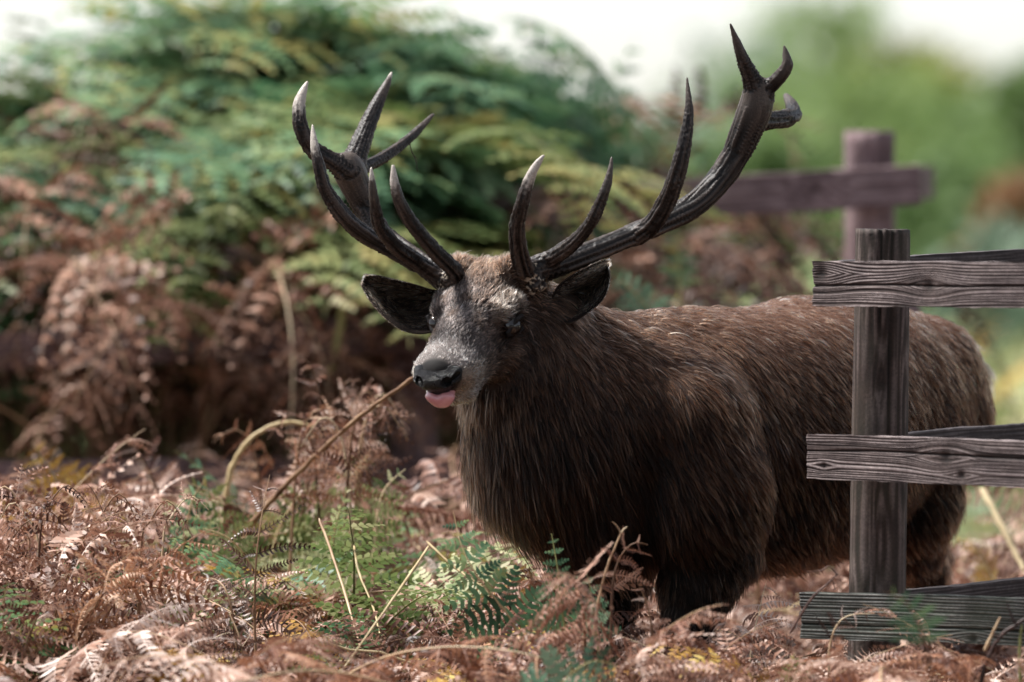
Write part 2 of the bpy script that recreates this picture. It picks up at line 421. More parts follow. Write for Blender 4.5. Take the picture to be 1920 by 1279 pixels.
# ---- eyes, nose, tongue
def sdf_part(name, items, h, mat, parent=None, pad=.03, it=1):
    pts = np.concatenate([[i[0] for i in items], [i[1] for i in items]])
    rm = max(max(i[2], i[3]) for i in items)
    fd = Field(pts.min(0)-rm-pad, pts.max(0)+rm+pad, h)
    for a, b, ra, rb, k, sq, sub in items: fd.cone(a, b, ra, rb, k, sq, sub)
    V, Q = fd.mesh(); V = relax(V, Q, it)
    return V, Q, deer_part(name, raw_mesh(name, V, quads=Q), mat, parent)
m_eye, nt, b = new_mat('eye'); b.inputs['Base Color'].default_value = (.008,.005,.004,1); b.inputs['Roughness'].default_value = .06
b.inputs['Specular IOR Level'].default_value = .55
m_lid, nt, b = new_mat('eyelid'); b.inputs['Base Color'].default_value = (.007,.005,.005,1); b.inputs['Roughness'].default_value = .7; b.inputs['Specular IOR Level'].default_value = .2
for s in (1,-1):
    _,_,e = sdf_part('eye', [(H(.016,s*.0890,-.006), H(.017,s*.0890,-.006), .0230,.0230,.004,None,False)], .0022, m_eye)
    items = []
    for zz, dy in ((.015,.0),( -.017,-.001)):
        arc = [H(-.020,s*(.090+dy),zz*.1-.003), H(-.002,s*(.108+dy),zz*.95-.003), H(.020,s*(.106+dy),zz-.003), H(.042,s*(.090+dy),zz*.2-.014)]
        items += [(arc[i],arc[i+1],.0050 if zz > 0 else .0034,.0050 if zz > 0 else .0034,.004,None,False) for i in range(3)]
    _,_,l = sdf_part('eyelid', items, .0018, m_lid); l.parent = e; l.matrix_parent_inverse = Matrix()
m_nose, nt, b = new_mat('wet_nose'); b.inputs['Base Color'].default_value = (.004,.0035,.0038,1); b.inputs['Specular IOR Level'].default_value = .22; b.inputs['Roughness'].default_value = .27
vn = nt.nodes.new('ShaderNodeTexVoronoi'); vn.inputs['Scale'].default_value = 330; tc = nt.nodes.new('ShaderNodeTexCoord')
nt.links.new(tc.outputs['Object'], vn.inputs['Vector'])
bp = nt.nodes.new('ShaderNodeBump'); bp.inputs['Strength'].default_value = .9; bp.inputs['Distance'].default_value = .003
nt.links.new(vn.outputs['Distance'], bp.inputs['Height']); nt.links.new(bp.outputs[0], b.inputs['Normal'])
rr = ramp(nt, [(.3,(.10,.10,.10)),(.7,(.30,.30,.30))], noise_node(nt, 60, 2, tc.outputs['Object']).outputs[0]); nt.links.new(rr.outputs[0], b.inputs['Roughness'])
NW = (hy, .62)
items = [(H(.240,0,-.018), H(.259,0,-.034), .020,.022,.010,(hy,.52),False), (H(.257,0,-.034), H(.247,0,-.058), .020,.014,.010,(hy,.50),False)]
for s in (1,-1):
    items += [(H(.241,s*.035,-.018), H(.256,s*.037,-.029), .0125,.014,.008,None,False),
              (H(.236,s*.047,-.020), H(.242,s*.047,-.034), .010,.008,.010,None,False)]
for s in (1,-1):
    items += [(H(.290,s*.029,-.034), H(.235,s*.038,-.026), .0105,.0085,.003,None,True),
              (H(.275,s*.046,-.026), H(.232,s*.050,-.020), .0050,.004,.003,None,True)]
items += [(H(.293,0,-.022), H(.284,0,-.064), .006,.006,.004,None,True)]
_,_,nose = sdf_part('nose', items, .0018, m_nose)
m_tongue, nt, b = new_mat('tongue'); tc = nt.nodes.new('ShaderNodeTexCoord'); b.inputs['Roughness'].default_value = .2; b.inputs['Coat Weight'].default_value = .6; b.inputs['Coat Roughness'].default_value = .12
b.inputs['Subsurface Weight'].default_value = .15; b.inputs['Subsurface Radius'].default_value = (.01,.004,.003)
r_ = ramp(nt, [(.3,(.36,.12,.14)),(.7,(.58,.29,.31))], noise_node(nt, 26, 3, tc.outputs['Object']).outputs[0]); nt.links.new(r_.outputs[0], b.inputs['Base Color'])
tb = nt.nodes.new('ShaderNodeBump'); tb.inputs['Strength'].default_value = .5; tb.inputs['Distance'].default_value = .002; nt.links.new(noise_node(nt, 500, 3, tc.outputs['Object']).outputs[0], tb.inputs['Height']); nt.links.new(tb.outputs[0], b.inputs['Normal'])
TW = (hy, .50)
items = [(H(.180,0,-.064), H(.228,0,-.065), .013,.013,.01,TW,False), (H(.228,0,-.065), H(.250,.002,-.076), .014,.015,.012,TW,False), (H(.250,.002,-.076), H(.252,.004,-.092), .012,.009,.012,(hy,.46),False),
         (H(.30,0,-.056), H(.258,0,-.062), .012,.006,.012,None,True)]
_,_,tongue = sdf_part('tongue', items, .0022, m_tongue)
m_whisk, nt, b = new_mat('whisker'); b.inputs['Base Color'].default_value = (.62,.58,.54,1); b.inputs['Roughness'].default_value = .4

# ---- ears: cupped leaves, hair inside
m_ear, nt, b = new_mat('ear_skin'); b.inputs['Roughness'].default_value = .9; b.inputs['Specular IOR Level'].default_value = .05
nt.links.new(attr_node(nt,'coat').outputs['Color'], b.inputs['Base Color'])
def ear(rows, inner, outer, seed):
    """rows: (edge_a, middle, edge_b) as photo points with distance; one per station from root to tip"""
    nu, nv = 26, 17
    rows = np.array([[P(*p) for p in r] for r in rows])           # k,3,3
    k = len(rows); us = np.linspace(0,k-1,nu)
    def cr(arr, u):                                               # catmull-rom along the ear
        i = int(min(math.floor(u), k-2)); t = u-i
        p0, p1, p2, p3 = arr[max(i-1,0)], arr[i], arr[i+1], arr[min(i+2,k-1)]
        return .5*((2*p1)+(-p0+p2)*t+(2*p0-5*p1+4*p2-p3)*t*t+(-p0+3*p1-3*p2+p3)*t**3)
    V = []; 
    for u in us:
        a, m, c = (cr(rows[:,j], u) for j in range(3))
        q = 2*m-.5*(a+c)
        for v in np.linspace(0,1,nv): V.append((1-v)**2*a+2*v*(1-v)*q+v*v*c)
    V = np.array(V); Q = np.array([(i*nv+j, i*nv+j+1, (i+1)*nv+j+1, (i+1)*nv+j) for i in range(nu-1) for j in range(nv-1)])
    N = vnormals(V, Q)
    if N[:,1].mean() > 0: Q = Q[:, ::-1]; N = -N                  # inner face looks at the camera side
    th = .0028; V2 = np.concatenate([V, V-N*th]); n = len(V)
    border = [(i*nv, (i+1)*nv) for i in range(nu-1)]+[((i+1)*nv+nv-1, i*nv+nv-1) for i in range(nu-1)]+[(j+1, j) for j in range(nv-1)]+[((nu-1)*nv+j, (nu-1)*nv+j+1) for j in range(nv-1)]
    Qa = np.concatenate([Q, Q[:, ::-1]+n, np.array([(b_, a_, a_+n, b_+n) for a_, b_ in border])])
    me = raw_mesh('ear', V2, quads=Qa); cc = np.concatenate([np.tile(C(.018,.013,.011),(n,1)), np.tile(C(.04,.028,.021),(n,1))]); attr_col(me,'coat',cc)
    o = deer_part('ear', me, m_ear)
    # inner hair
    vpar = np.tile(np.linspace(0,1,nv), nu); upar = np.repeat(np.linspace(0,1,nu), nv)
    axis = unit(rows[-1,1]-rows[0,1])
    edge = np.minimum(vpar, 1-vpar); edge = np.minimum(edge, (1-upar)*.8)
    nh = 16000
    f, bw = sample_surface(V, Q, np.ones(n), nh); ip = lambda A: (A[f]*bw[...,None]).sum(1) if A.ndim > 1 else (A[f]*bw).sum(1)
    sw = noise3(V*34+seed, 3)[:,None]; mid = ip(rows[:,1].mean(0)[None,:].repeat(n,0))
    tgt = ip(np.tile(axis,(n,1))*(.9) + (sw-.5)*2.4*np.cross(N, axis) )
    e = ip(edge); L = np.interp(e, [0,.06,.2,.5],[.007,.013,.030,.034])*RNG.uniform(.5,1.2,nh)
    col = np.where((e < .035)[:,None], C(.36,.29,.24)[None], C(.17,.122,.09)[None])*RNG.lognormal(0,.7,nh)[:,None]
    hair_object('ear_hair', ip(V), unit(ip(N)), tgt, L, col, o, 4, (.05,.7), .35, .00045, .1)
    # back of the ear
    nb = 3500; f, bw = sample_surface(V-N*th, Q, np.ones(n), nb)
    hair_object('ear_back_hair', ip(V-N*th), -unit(ip(N)), ip(np.tile(axis,(n,1))), np.full(nb,.009), np.tile(C(.09,.06,.045),(nb,1))*RNG.lognormal(0,.4,nb)[:,None], o, 3, None, .3, .0005, .0)
    o.parent = stag; o.matrix_parent_inverse = SINV
    return o
ear([((846,546,13.80),(838,566,13.84),(838,592,13.79)),
     ((812,545,13.77),(806,580,13.86),(806,622,13.72)),
     ((778,535,13.75),(770,576,13.86),(762,621,13.71)),
     ((742,526,13.75),(736,560,13.84),(728,600,13.73)),
     ((708,518,13.77),(704,540,13.82),(698,568,13.76)),
     ((686,516,13.79),(682,524,13.81),(679,536,13.79))], 0, 0, 1)
ear([((1036,556,13.76),(1042,578,13.80),(1050,604,13.74)),
     ((1050,534,13.74),(1066,566,13.86),(1072,604,13.73)),
     ((1078,514,13.74),(1098,550,13.88),(1104,584,13.74)),
     ((1104,500,13.76),(1122,530,13.88),(1130,560,13.76)),
     ((1124,491,13.80),(1136,508,13.88),(1141,532,13.79)),
     ((1136,489,13.84),(1139,496,13.87),(1141,506,13.83))], 0, 0, 9)

# ---- antlers
m_ant, nt, b = new_mat('antler'); tc = nt.nodes.new('ShaderNodeTexCoord')
an = attr_node(nt,'antler_col'); n1 = noise_node(nt, 420, 3, tc.outputs['Object'])
nt.links.new(mixcol(nt, an.outputs['Color'], ramp(nt,[(.3,(.6,.6,.6)),(.7,(1.25,1.25,1.25))], n1.outputs[0]).outputs[0], 1.0, 'MULTIPLY'), b.inputs['Base Color'])
b.inputs['Roughness'].default_value = .45; b.inputs['Specular IOR Level'].default_value = .22
bp = nt.nodes.new('ShaderNodeBump'); bp.inputs['Strength'].default_value = .35; bp.inputs['Distance'].default_value = .002
nt.links.new(n1.outputs[0], bp.inputs['Height']); nt.links.new(bp.outputs[0], b.inputs['Normal'])
def smooth_chain(pts, n=7):
    pts = np.array(pts, float); out = []
    for i in range(len(pts)-1):
        p0, p1, p2, p3 = pts[max(i-1,0)], pts[i], pts[i+1], pts[min(i+2,len(pts)-1)]
        for t in np.linspace(0,1,n,endpoint=False):
            out.append(.5*((2*p1)+(-p0+p2)*t+(2*p0-5*p1+4*p2-p3)*t*t+(-p0+3*p1-3*p2+p3)*t**3))
    out.append(pts[-1]); return np.array(out)
def antler(branches, label):
    segs = []
    for bi, (br, white) in enumerate(branches):
        c = smooth_chain(br); W3 = np.array([P(a[0],a[1],a[2]) for a in c]); rr = np.array([R(max(a[3],2.0),a[2]) for a in c])
        ln = np.concatenate([[0],np.cumsum(np.linalg.norm(np.diff(W3,axis=0),axis=1))])
        for i in range(len(c)-1): segs.append((W3[i],W3[i+1],rr[i],rr[i+1],ln[i],ln[i+1],ln[-1],white,bi))
    pts = np.concatenate([[s[0] for s in segs],[s[1] for s in segs]])
    fd = Field(pts.min(0)-.07, pts.max(0)+.07, .0032)
    tot = np.full(fd.n, 1.0, np.float32)
    for bi in range(len(branches)):                      # each branch on its own, then melted into the beam
        fd.D[:] = 1.0
        for s in segs:
            if s[8] == bi: fd.cone(s[0],s[1],s[2],s[3],.0015)
        h = np.clip(.5+.5*(tot-fd.D)/.014,0,1); tot = tot*(1-h)+fd.D*h-.014*h*(1-h)
    fd.D = tot
    V, Q = fd.mesh(); V = relax(V,Q,1,.4); N = vnormals(V,Q)
    best = np.full(len(V),9.); A = np.zeros((len(V),3)); S = np.zeros(len(V)); TL = np.zeros(len(V)); WH = np.zeros(len(V)); RD = np.zeros(len(V)); OFF = np.zeros((len(V),3)); BI = np.zeros(len(V))
    for a,b_,ra,rb,l0,l1,lt,wh,bi in segs:
        pv = V-a; bb = b_-a; t = np.clip(pv@bb/(bb@bb),0,1); d = np.linalg.norm(pv-t[:,None]*bb,axis=1)-(ra+t*(rb-ra)); m = d < best
        best[m] = d[m]; A[m] = unit(bb); S[m] = (l0+t*(l1-l0))[m]; TL[m] = lt; WH[m] = wh; BI[m] = bi; RD[m] = ra; OFF[m] = (pv-t[:,None]*bb)[m]
    rad = unit(OFF); tipd = TL-S
    g = noise3(np.concatenate([rad*3.6, S[:,None]*9],1)+11, 5); g2 = noise3(np.concatenate([rad*7.5, S[:,None]*22],1)+3, 6); pearl = noise3(V*150, 8)
    taper = np.clip(tipd/.12,.12,1)
    disp = ((np.abs(g-.5)*2-.4)*.0052 + (np.abs(g2-.5)*2-.4)*.0040)*taper + (pearl-.5)*.0034*taper*np.clip(1.2-S/.45,.25,1)
    V = V+N*disp[:,None]
    groove = np.clip((np.abs(g-.5)*2)*1.1+(np.abs(g2-.5)*2)*.9-.35,0,1)**1.3
    dark = C(.004,.003,.003)[None]*(1-groove[:,None])+C(.085,.064,.054)[None]*groove[:,None]
    nz = noise3(np.concatenate([rad*2.5,S[:,None]*30],1),2)*.6+noise3(V*130,12)*.4; wt = np.clip((WH-tipd)/np.maximum(WH*.30,1e-3)+(nz-.55)*2.6,0,1)*(WH > 0)*(.75+.25*noise3(V*60,13))
    brown = np.clip((.10-tipd)/.08,0,1)*.6
    col = dark*(1-brown[:,None])+C(.10,.078,.065)*brown[:,None]
    col = col*(1-wt[:,None])+C(.46,.41,.36)*wt[:,None]
    basew = np.clip(1.6-S/.02,0,1)*(noise3(V*170,4) > .66)*(BI < 2); col = col*(1-basew[:,None])+C(.38,.32,.25)*basew[:,None]
    me = raw_mesh('antler', V, quads=Q); attr_col(me,'antler_col',col)
    o = deer_part('antler', me, m_ant); o['label'] = label; return o
antler([   # the animal's right antler
 ([(842,540,13.78,21),(834,524,13.79,23),(790,493,13.84,19),(744,459,13.90,18),(710,430,13.95,19),(688,392,13.98,23),(670,354,13.98,28),(657,326,13.97,29),(652,306,13.96,22)],0),
 ([(842,524,13.76,18),(853,510,13.73,16),(811,467,13.66,14.5),(773,421,13.60,13.5),(750,379,13.57,11.5),(740,345,13.56,9),(737,311,13.56,3.5)],.055),
 ([(826,520,13.78,16),(782,490,13.75,15),(739,459,13.69,14),(712,424,13.65,12.5),(702,381,13.62,10),(698,345,13.61,7),(696,315,13.61,2.5)],.030),
 ([(776,490,13.85,16),(731,466,13.83,15.5),(689,442,13.80,16),(647,408,13.77,16),(612,358,13.75,13.5),(597,307,13.74,11),(589,268,13.75,7.5),(586,235,13.76,2.5)],.065),
 ([(655,322,13.96,24),(618,299,13.94,16),(584,277,13.93,15.5),(564,238,13.92,14),(560,202,13.93,12),(567,174,13.94,8),(577,153,13.95,2.5)],.085),
 ([(657,318,13.98,24),(672,278,14.02,19),(690,232,14.07,15),(710,188,14.11,11),(724,160,14.13,7.5),(734,136,14.15,2.5)],.020),
 ([(664,322,14.0,20),(690,310,14.06,12),(720,295,14.13,11.5),(750,274,14.20,10.5),(782,246,14.26,8.5),(812,215,14.30,3.5)],0)],
 'antler with pale tine tips')
antler([   # the animal's left antler
 ([(1000,532,13.76,24),(994,514,13.77,26),(1055,493,13.80,22),(1123,467,13.84,20),(1182,442,13.88,20),(1241,417,13.92,21),(1296,388,13.96,24),(1342,345,13.99,25),(1376,296,14.0,26),(1398,248,13.99,29),(1415,203,13.98,31),(1420,165,13.97,20)],0),
 ([(990,510,13.75,20),(980,500,13.72,19),(971,463,13.66,15.5),(969,421,13.62,14),(979,379,13.59,12.5),(993,334,13.58,9.5),(1007,308,13.58,7),(1020,291,13.58,2.5)],.085),
 ([(1010,498,13.77,18),(1035,484,13.76,16),(1076,455,13.71,14.5),(1108,417,13.67,12.5),(1131,366,13.65,9.5),(1142,330,13.65,6.5),(1147,294,13.66,2.2)],0),
 ([(1196,440,13.88,18),(1220,424,13.86,19),(1246,385,13.83,18),(1267,332,13.80,15.5),(1283,267,13.79,12.5),(1291,208,13.80,8.5),(1288,145,13.82,2.2)],0),
 ([(1420,190,13.98,24),(1410,152,13.96,18),(1393,110,13.93,12),(1382,80,13.92,8),(1369,44,13.91,2.2)],0),
 ([(1420,198,13.98,24),(1438,168,13.97,16),(1464,142,13.95,13.5),(1476,122,13.94,10.5),(1474,104,13.94,7),(1470,86,13.94,2.2)],0),
 ([(1410,226,14.0,24),(1445,226,14.06,18),(1474,222,14.12,17),(1487,214,14.19,15),(1484,198,14.27,12),(1474,180,14.33,6)],0)],
 'dark antler with one pale brow tine')
# whiskers on the chin
wr = []; wd = []; wl = []
for i in range(26):
    a = RNG.uniform(-1,1); wr.append(H(.205+RNG.uniform(-.02,.02), -.022+a*.03, -.088+RNG.uniform(-.008,.01))); wd.append(unit(hx*.55-hz*RNG.uniform(.3,.9)-hy*RNG.uniform(.1,.9))); wl.append(RNG.uniform(.015,.038))
for i in range(14):
    s = RNG.choice((1,-1)); wr.append(H(.225+RNG.uniform(-.02,.01), s*.046, -.045+RNG.uniform(-.012,.012))); wd.append(unit(hx*.5+hy*s-hz*.3)); wl.append(RNG.uniform(.01,.03))
ow = hair_object('whiskers', np.array(wr), unit(np.array(wd)), np.array(wd)+RNG.normal(0,.3,(len(wd),3)), np.array(wl), np.tile(C(.6,.55,.5),(len(wd),1)), stag, 5, None, 4.0, .0006, .1)
# ================================================================== fences
def wood_mat(name, dark, mid, light, moss=0.0, scale=1.0):
    m, nt, b = new_mat(name); b.inputs['Roughness'].default_value = .78; b.inputs['Specular IOR Level'].default_value = .3
    g = attr_node(nt,'grain'); tc = nt.nodes.new('ShaderNodeTexCoord')
    n = noise_node(nt, 9*scale, 5, tc.outputs['Object']); n2 = noise_node(nt, 160*scale, 3, tc.outputs['Object'])
    base = ramp(nt, [(0.0,dark),(.45,mid),(1.0,light)], g.outputs['Fac']).outputs[0]
    base = mixcol(nt, base, ramp(nt,[(.35,(.55,.5,.52)),(.65,(1.25,1.2,1.22))], n.outputs[0]).outputs[0], 1.0, 'MULTIPLY')
    base = mixcol(nt, base, ramp(nt,[(.3,(.7,.7,.7)),(.7,(1.25,1.25,1.25))], n2.outputs[0]).outputs[0], 1.0, 'MULTIPLY')
    if moss:
        n3 = noise_node(nt, 7, 4, tc.outputs['Object'])
        r = ramp(nt,[(.42,(0,0,0)),(.66,(moss,)*3)], n3.outputs[0])
        base = mixcol(nt, base, (.045,.065,.035), r.outputs[0])
    nt.links.new(base, b.inputs['Base Color'])
    bp = nt.nodes.new('ShaderNodeBump'); bp.inputs['Strength'].default_value = .4; bp.inputs['Distance'].default_value = .0015
    nt.links.new(n2.outputs[0], bp.inputs['Height']); nt.links.new(bp.outputs[0], b.inputs['Normal'])
    return m
def grain_field(u, v, seed, knots, freq=290.0):
    """u along the board, v across (metres) -> groove value 0..1 (1 = ridge)"""
    vv = v + .006*(noise3(np.stack([u*2.2, v*3, 0*u],-1)+seed*7, 1)-.5) + .003*(noise3(np.stack([u*9, v*9, 0*u],-1)+seed*3, 2)-.5)
    dark = np.zeros_like(u)
    for ku, kv, kr in knots:
        dd = np.sqrt(((u-ku)*.55)**2+(v-kv)**2); vv = vv + np.sign(v-kv+1e-5)*(-kr*1.0)*np.exp(-(dd/(kr*1.9))**2); dark = np.maximum(dark, np.exp(-(np.sqrt((u-ku)**2+(v-kv)**2)/(kr*.75))**2))
    band = noise3(np.stack([vv*freq*.33, u*.8, 0*u],-1)+seed, 3)
    ph = vv*freq*(1+.0*u)+2.5*band
    fine = noise3(np.stack([vv*freq*2.2, u*14, 0*u],-1)+seed, 4)
    g = .5+.5*np.sin(ph*2*math.pi*.55); g = .62*g+.38*fine
    return np.clip(g,0,1)*(1-.85*dark), dark
def rail_mesh(L, hgt, thk, seed, knots=(), relief=.0022, crack=None, nu=150, nv=44):
    """board along +x from 0 to L, upright in z, face towards -y with weathered grain"""
    rngl = np.random.default_rng(seed)
    us = np.linspace(0,L,nu); vs = np.linspace(0,hgt,nv)
    per = [(-thk/2, v) for v in vs] + [(y, hgt) for y in np.linspace(-thk/2,thk/2,7)[1:-1]] + [(thk/2, v) for v in vs[::-1][::4]] + [(y,0) for y in np.linspace(thk/2,-thk/2,7)[1:-1]]
    per = np.array(per); n = len(per)
    U = np.repeat(us,n); Y = np.tile(per[:,0],nu); Z = np.tile(per[:,1],nu)
    s = np.where(np.abs(Y+thk/2) < 1e-6, Z, np.where(Z > hgt-1e-6, hgt+(Y+thk/2), np.where(Z < 1e-6, -(Y+thk/2), -Z-.3)))
    g, dk = grain_field(U, s, seed, knots)
    cyy, czz = Y, Z-hgt/2; nrm = np.stack([0*U, np.where(np.abs(np.abs(Y)-thk/2) < 1e-6, np.sign(Y), 0), np.where((Z < 1e-6)|(Z > hgt-1e-6), np.sign(czz), 0)],1); nrm = unit(nrm)
    d = (g-1)*relief - .003*dk
    if crack is not None:
        cv = crack*hgt + .006*(noise3(np.stack([U*5,0*U,0*U],1)+seed,9)-.5); cw = np.exp(-((Z-cv)/.0022)**2)*(np.abs(Y+thk/2) < 1e-6); d = d-.006*cw; g = g*(1-.9*cw)
    wob = .004*(noise3(np.stack([U*3,Z*2,Y],1)+seed*2,7)-.5)
    rough = (noise3(np.stack([U*45,Z*45,Y*45],1)+seed,10)-.5)*.003*((Z < 1e-6)|(Z > hgt-1e-6))
    V = np.stack([U, Y, Z],1)+nrm*(d+rough)[:,None]; V[:,1] += wob; V[:,2] += wob
    end = (noise3(np.stack([0*U,Z*90,Y*60],1)+seed,12)-.5)*.006; V[:n,0] += end[:n]; V[-n:,0] += end[-n:]
    Q = [(i*n+j, i*n+(j+1)%n, (i+1)*n+(j+1)%n, (i+1)*n+j) for i in range(nu-1) for j in range(n)]
    nV = len(V); V = np.concatenate([V,[[0,0,hgt/2],[L,0,hgt/2]]]); T = [(nV,(j+1)%n,j) for j in range(n)]+[(nV+1,(nu-1)*n+j,(nu-1)*n+(j+1)%n) for j in range(n)]
    Q = np.array(Q)[:, ::-1]; T = np.array(T)[:, ::-1]
    me = raw_mesh('rail', V, quads=Q, tris=T, smooth=False); attr_float(me,'grain', np.concatenate([g,[.3,.3]]))
    return me
def post_mesh(r, hgt, seed, knots=(), nz=110, na=64, taper=.06, cracks=5):
    zs = np.linspace(-.3,hgt,nz); th = np.linspace(0,2*math.pi,na,endpoint=False)
    Z = np.repeat(zs,na); A = np.tile(th,nz); arc = A*r
    rg = np.random.default_rng(seed)
    g, dk = grain_field(Z, arc, seed, knots, 85)
    fig = noise3(np.stack([np.cos(A)*2.2,np.sin(A)*2.2,Z*3.5],1)+seed,3); fig2 = .5+.5*np.sin(fig*30); g = .45*g+.40*fig2*(1-.8*dk)+.12
    d = (g-1)*.0020-.002*dk
    for _ in range(cracks):
        a0 = rg.uniform(0,2*math.pi); da = (A-a0-.12*(noise3(np.stack([Z*4,0*Z,0*Z],1)+seed+a0,5)-.5)+math.pi)%(2*math.pi)-math.pi
        cw = np.exp(-(da*r/.0028)**2)*np.clip((Z-(hgt-rg.uniform(.15,.9)))/.05,0,1); d = d-.007*cw; g = g*(1-.9*cw)
    rad = r*(1+taper*(1-(Z+.3)/(hgt+.3)))+d+.004*(noise3(np.stack([np.cos(A),np.sin(A),Z*2],1)+seed,6)-.5)
    topz = np.where(Z > hgt-1e-6, (noise3(np.stack([np.cos(A)*6,np.sin(A)*6,0*A],1)+seed,7)-.5)*.006, 0)
    V = np.stack([rad*np.cos(A), rad*np.sin(A), Z+topz],1)
    Q = [(i*na+j, i*na+(j+1)%na, (i+1)*na+(j+1)%na, (i+1)*na+j) for i in range(nz-1) for j in range(na)]
    n0 = len(V); rings = []
    G = [g]
    for q in (.9,.7,.5,.3,.12):
        rings.append(np.stack([rad[-na:]*q*np.cos(th), rad[-na:]*q*np.sin(th), np.full(na,hgt)+(q < .95)*.001+topz[-na:]*q],1)); G.append(.35+.35*np.sin(q*40+np.cos(th*3)))
    V = np.concatenate([V]+rings+[[[0,0,hgt]]]); G.append([.3])
    st = (nz-1)*na
    for k in range(5):
        a0 = st if k == 0 else n0+(k-1)*na; b0 = n0+k*na
        Q += [(a0+j, a0+(j+1)%na, b0+(j+1)%na, b0+j) for j in range(na)]
    T = [(n0+4*na+j, n0+4*na+(j+1)%na, len(V)-1) for j in range(na)]
    me = raw_mesh('post', V, quads=np.array(Q), tris=np.array(T)); attr_float(me,'grain',np.concatenate(G)); return me
def place_rail(name, me, p, q, mat, parent, roll=0.0):
    """board whose lower left corner line runs p -> q"""
    p, q = Vector(p), Vector(q); xa = (q-p).normalized(); ya = Vector((0,0,1)).cross(xa).normalized(); za = xa.cross(ya)
    o = link(name, me, mat, parent); M = Matrix((xa,ya,za)).transposed().to_4x4(); M.translation = p
    o.matrix_world = M
    o.parent = parent; o.matrix_parent_inverse = Matrix.Translation(-Vector(parent.location))
    return o
m_wood = wood_mat('weathered_plum_wood', (.006,.004,.0036),(.060,.043,.038),(.34,.295,.28))
m_woodg = wood_mat('mossy_wood', (.006,.007,.006),(.055,.060,.050),(.29,.30,.275), .3)
m_post = wood_mat('round_post_wood', (.006,.004,.0032),(.034,.022,.017),(.15,.12,.108), .12)
m_dark = wood_mat('dark_wood', (.008,.006,.006),(.035,.028,.028),(.12,.11,.11))  # darker tones for the rails behind the post

FD = 13.62     # distance of the near corner post
pb = P(1640, 1400, FD); pb[2] = 0
near_fence = empty('wooden_fence', tuple(pb)); tag(near_fence, 'weathered timber fence corner with round post and three split rails in front of the stag', 'fence')
ptop = P(1655, 431, FD)
post = link('post', post_mesh(R(51.5,FD), ptop[2], 3, ((.45,.2,.018),(.92,.28,.014)), 150, 90), m_post, near_fence)
post.rotation_euler = (0, math.radians(1.0), math.radians(200)); post.location = (0,0,0)
lean = (ptop[0]-pb[0])
post.rotation_euler = (0, math.atan2(lean, ptop[2]), 0)
def front_rail(xl, yt, yb, xr, yt_r, yb_r, seed, mat, knots, crack, d0=FD-.10):
    """left end at photo column xl, right end leaves the frame towards the camera"""
    dr = d0*(yb-430)/(yb_r-430.0) if abs(yb-430) > 200 else d0*.969
    a = P(xl, yb, d0); b_ = P(xr, yb_r, dr); Lx = 1.75
    d_ = unit(b_-a); h = R(yb-yt, d0)
    place_rail('rail', rail_mesh(Lx, h, .036, seed, knots, .0026, crack, 400, 72), a, a+d_, mat, near_fence)
front_rail(1533, 490, 575, 1920, 493, 580, 11, m_wood, ((.025,.07,.022),(.335,.045,.020),(.8,.05,.02)), .47)
front_rail(1521, 814, 899, 1920, 826, 914, 12, m_wood, ((.395,.055,.020),(.44,.02,.012),(.05,.03,.008),(.9,.06,.02)), .64)
front_rail(1508, 1107, 1196, 1920, 1130, 1212, 13, m_woodg, ((.42,.01,.012),(1.0,.06,.02)), .30)
def back_rail(xl, yt, xr, ytr, hpx, seed, dr):
    d0 = FD+.09
    h = R(hpx, d0); a = P(xl, yt, d0)-np.array((0,0,h)); b_ = P(xr, ytr, dr)-np.array((0,0,h)); d_ = unit(b_-a)
    place_rail('rail', rail_mesh(1.7, h, .036, seed, ((.3,.04,.015),(.9,.05,.02)), .0024, None, 160, 30), a, a+d_, m_dark, near_fence)
back_rail(1570, 488, 1920, 466, 84, 21, FD+.62)
back_rail(1640, 816, 1920, 792, 84, 22, FD+.66)
back_rail(1620, 1112, 1920, 1083, 84, 23, FD+.60)
# end posts of both runs, outside the frame
for (xr, dr, sd) in ((2330, 12.66, 31),(2330, 14.92, 32)):
    e = P(xr, 900, dr); pe = link('post', post_mesh(.058, ptop[2]+.02, sd, (), 60, 32), m_post, near_fence)
    pe.location = (e[0]-pb[0], e[1]-pb[1], 0)

# far fence, swallowed by the bracken at its left end
BD = 18.4
m_far = wood_mat('purple_fence_wood', (.065,.044,.044),(.19,.135,.135),(.33,.26,.26), 0, .5)
fb = P(1620, 900, BD); fb[2] = 0
far_fence = empty('wooden_fence', tuple(fb)); tag(far_fence, 'purplish old fence with thick round posts half buried in tall bracken behind the stag', 'fence')
def far_post(px, ytop, rpx, d, sd):
    t = P(px, ytop, d); o = link('post', post_mesh(R(rpx,d), t[2], sd, (), 60, 32), m_far, far_fence); o.location = (t[0]-fb[0], t[1]-fb[1], 0); return o
far_post(1630, 247, 48, BD, 41); far_post(775, 300, 46, BD+.0, 42); far_post(-60, 310, 46, BD-.55, 43)
def far_rail(x0,y0,x1,y1,hpx,d0,d1,sd):
    h = R(hpx,d0); a = P(x0,y0,d0); b_ = P(x1,y1,d1); L = float(np.linalg.norm(b_-a))
    place_rail('rail', rail_mesh(L,h,.05,sd,((L*.4,.05,.02),(L*.8,.06,.02)),.003,None,160,24), a, b_, m_far, far_fence)
far_rail(760,440,1728,384,76,BD-.08,BD-.13,51); far_rail(-160,470,800,436,76,BD+.20,BD-.05,52)
far_rail(760,660,1728,640,72,BD-.08,BD-.13,53); far_rail(-160,702,800,658,72,BD-.70,BD-.08,54)
far_rail(760,928,1728,900,74,BD-.08,BD-.13,55); far_rail(-160,938,800,928,74,BD-.70,BD-.08,56)
def far_cross(x0,y0,d0,x1,y1,d1,hpx,sd): far_rail(x0,y0,x1,y1,hpx,d0,d1,sd)
far_cross(1590,392,BD+.13,1738,372,BD-.02+1.4,66,57)
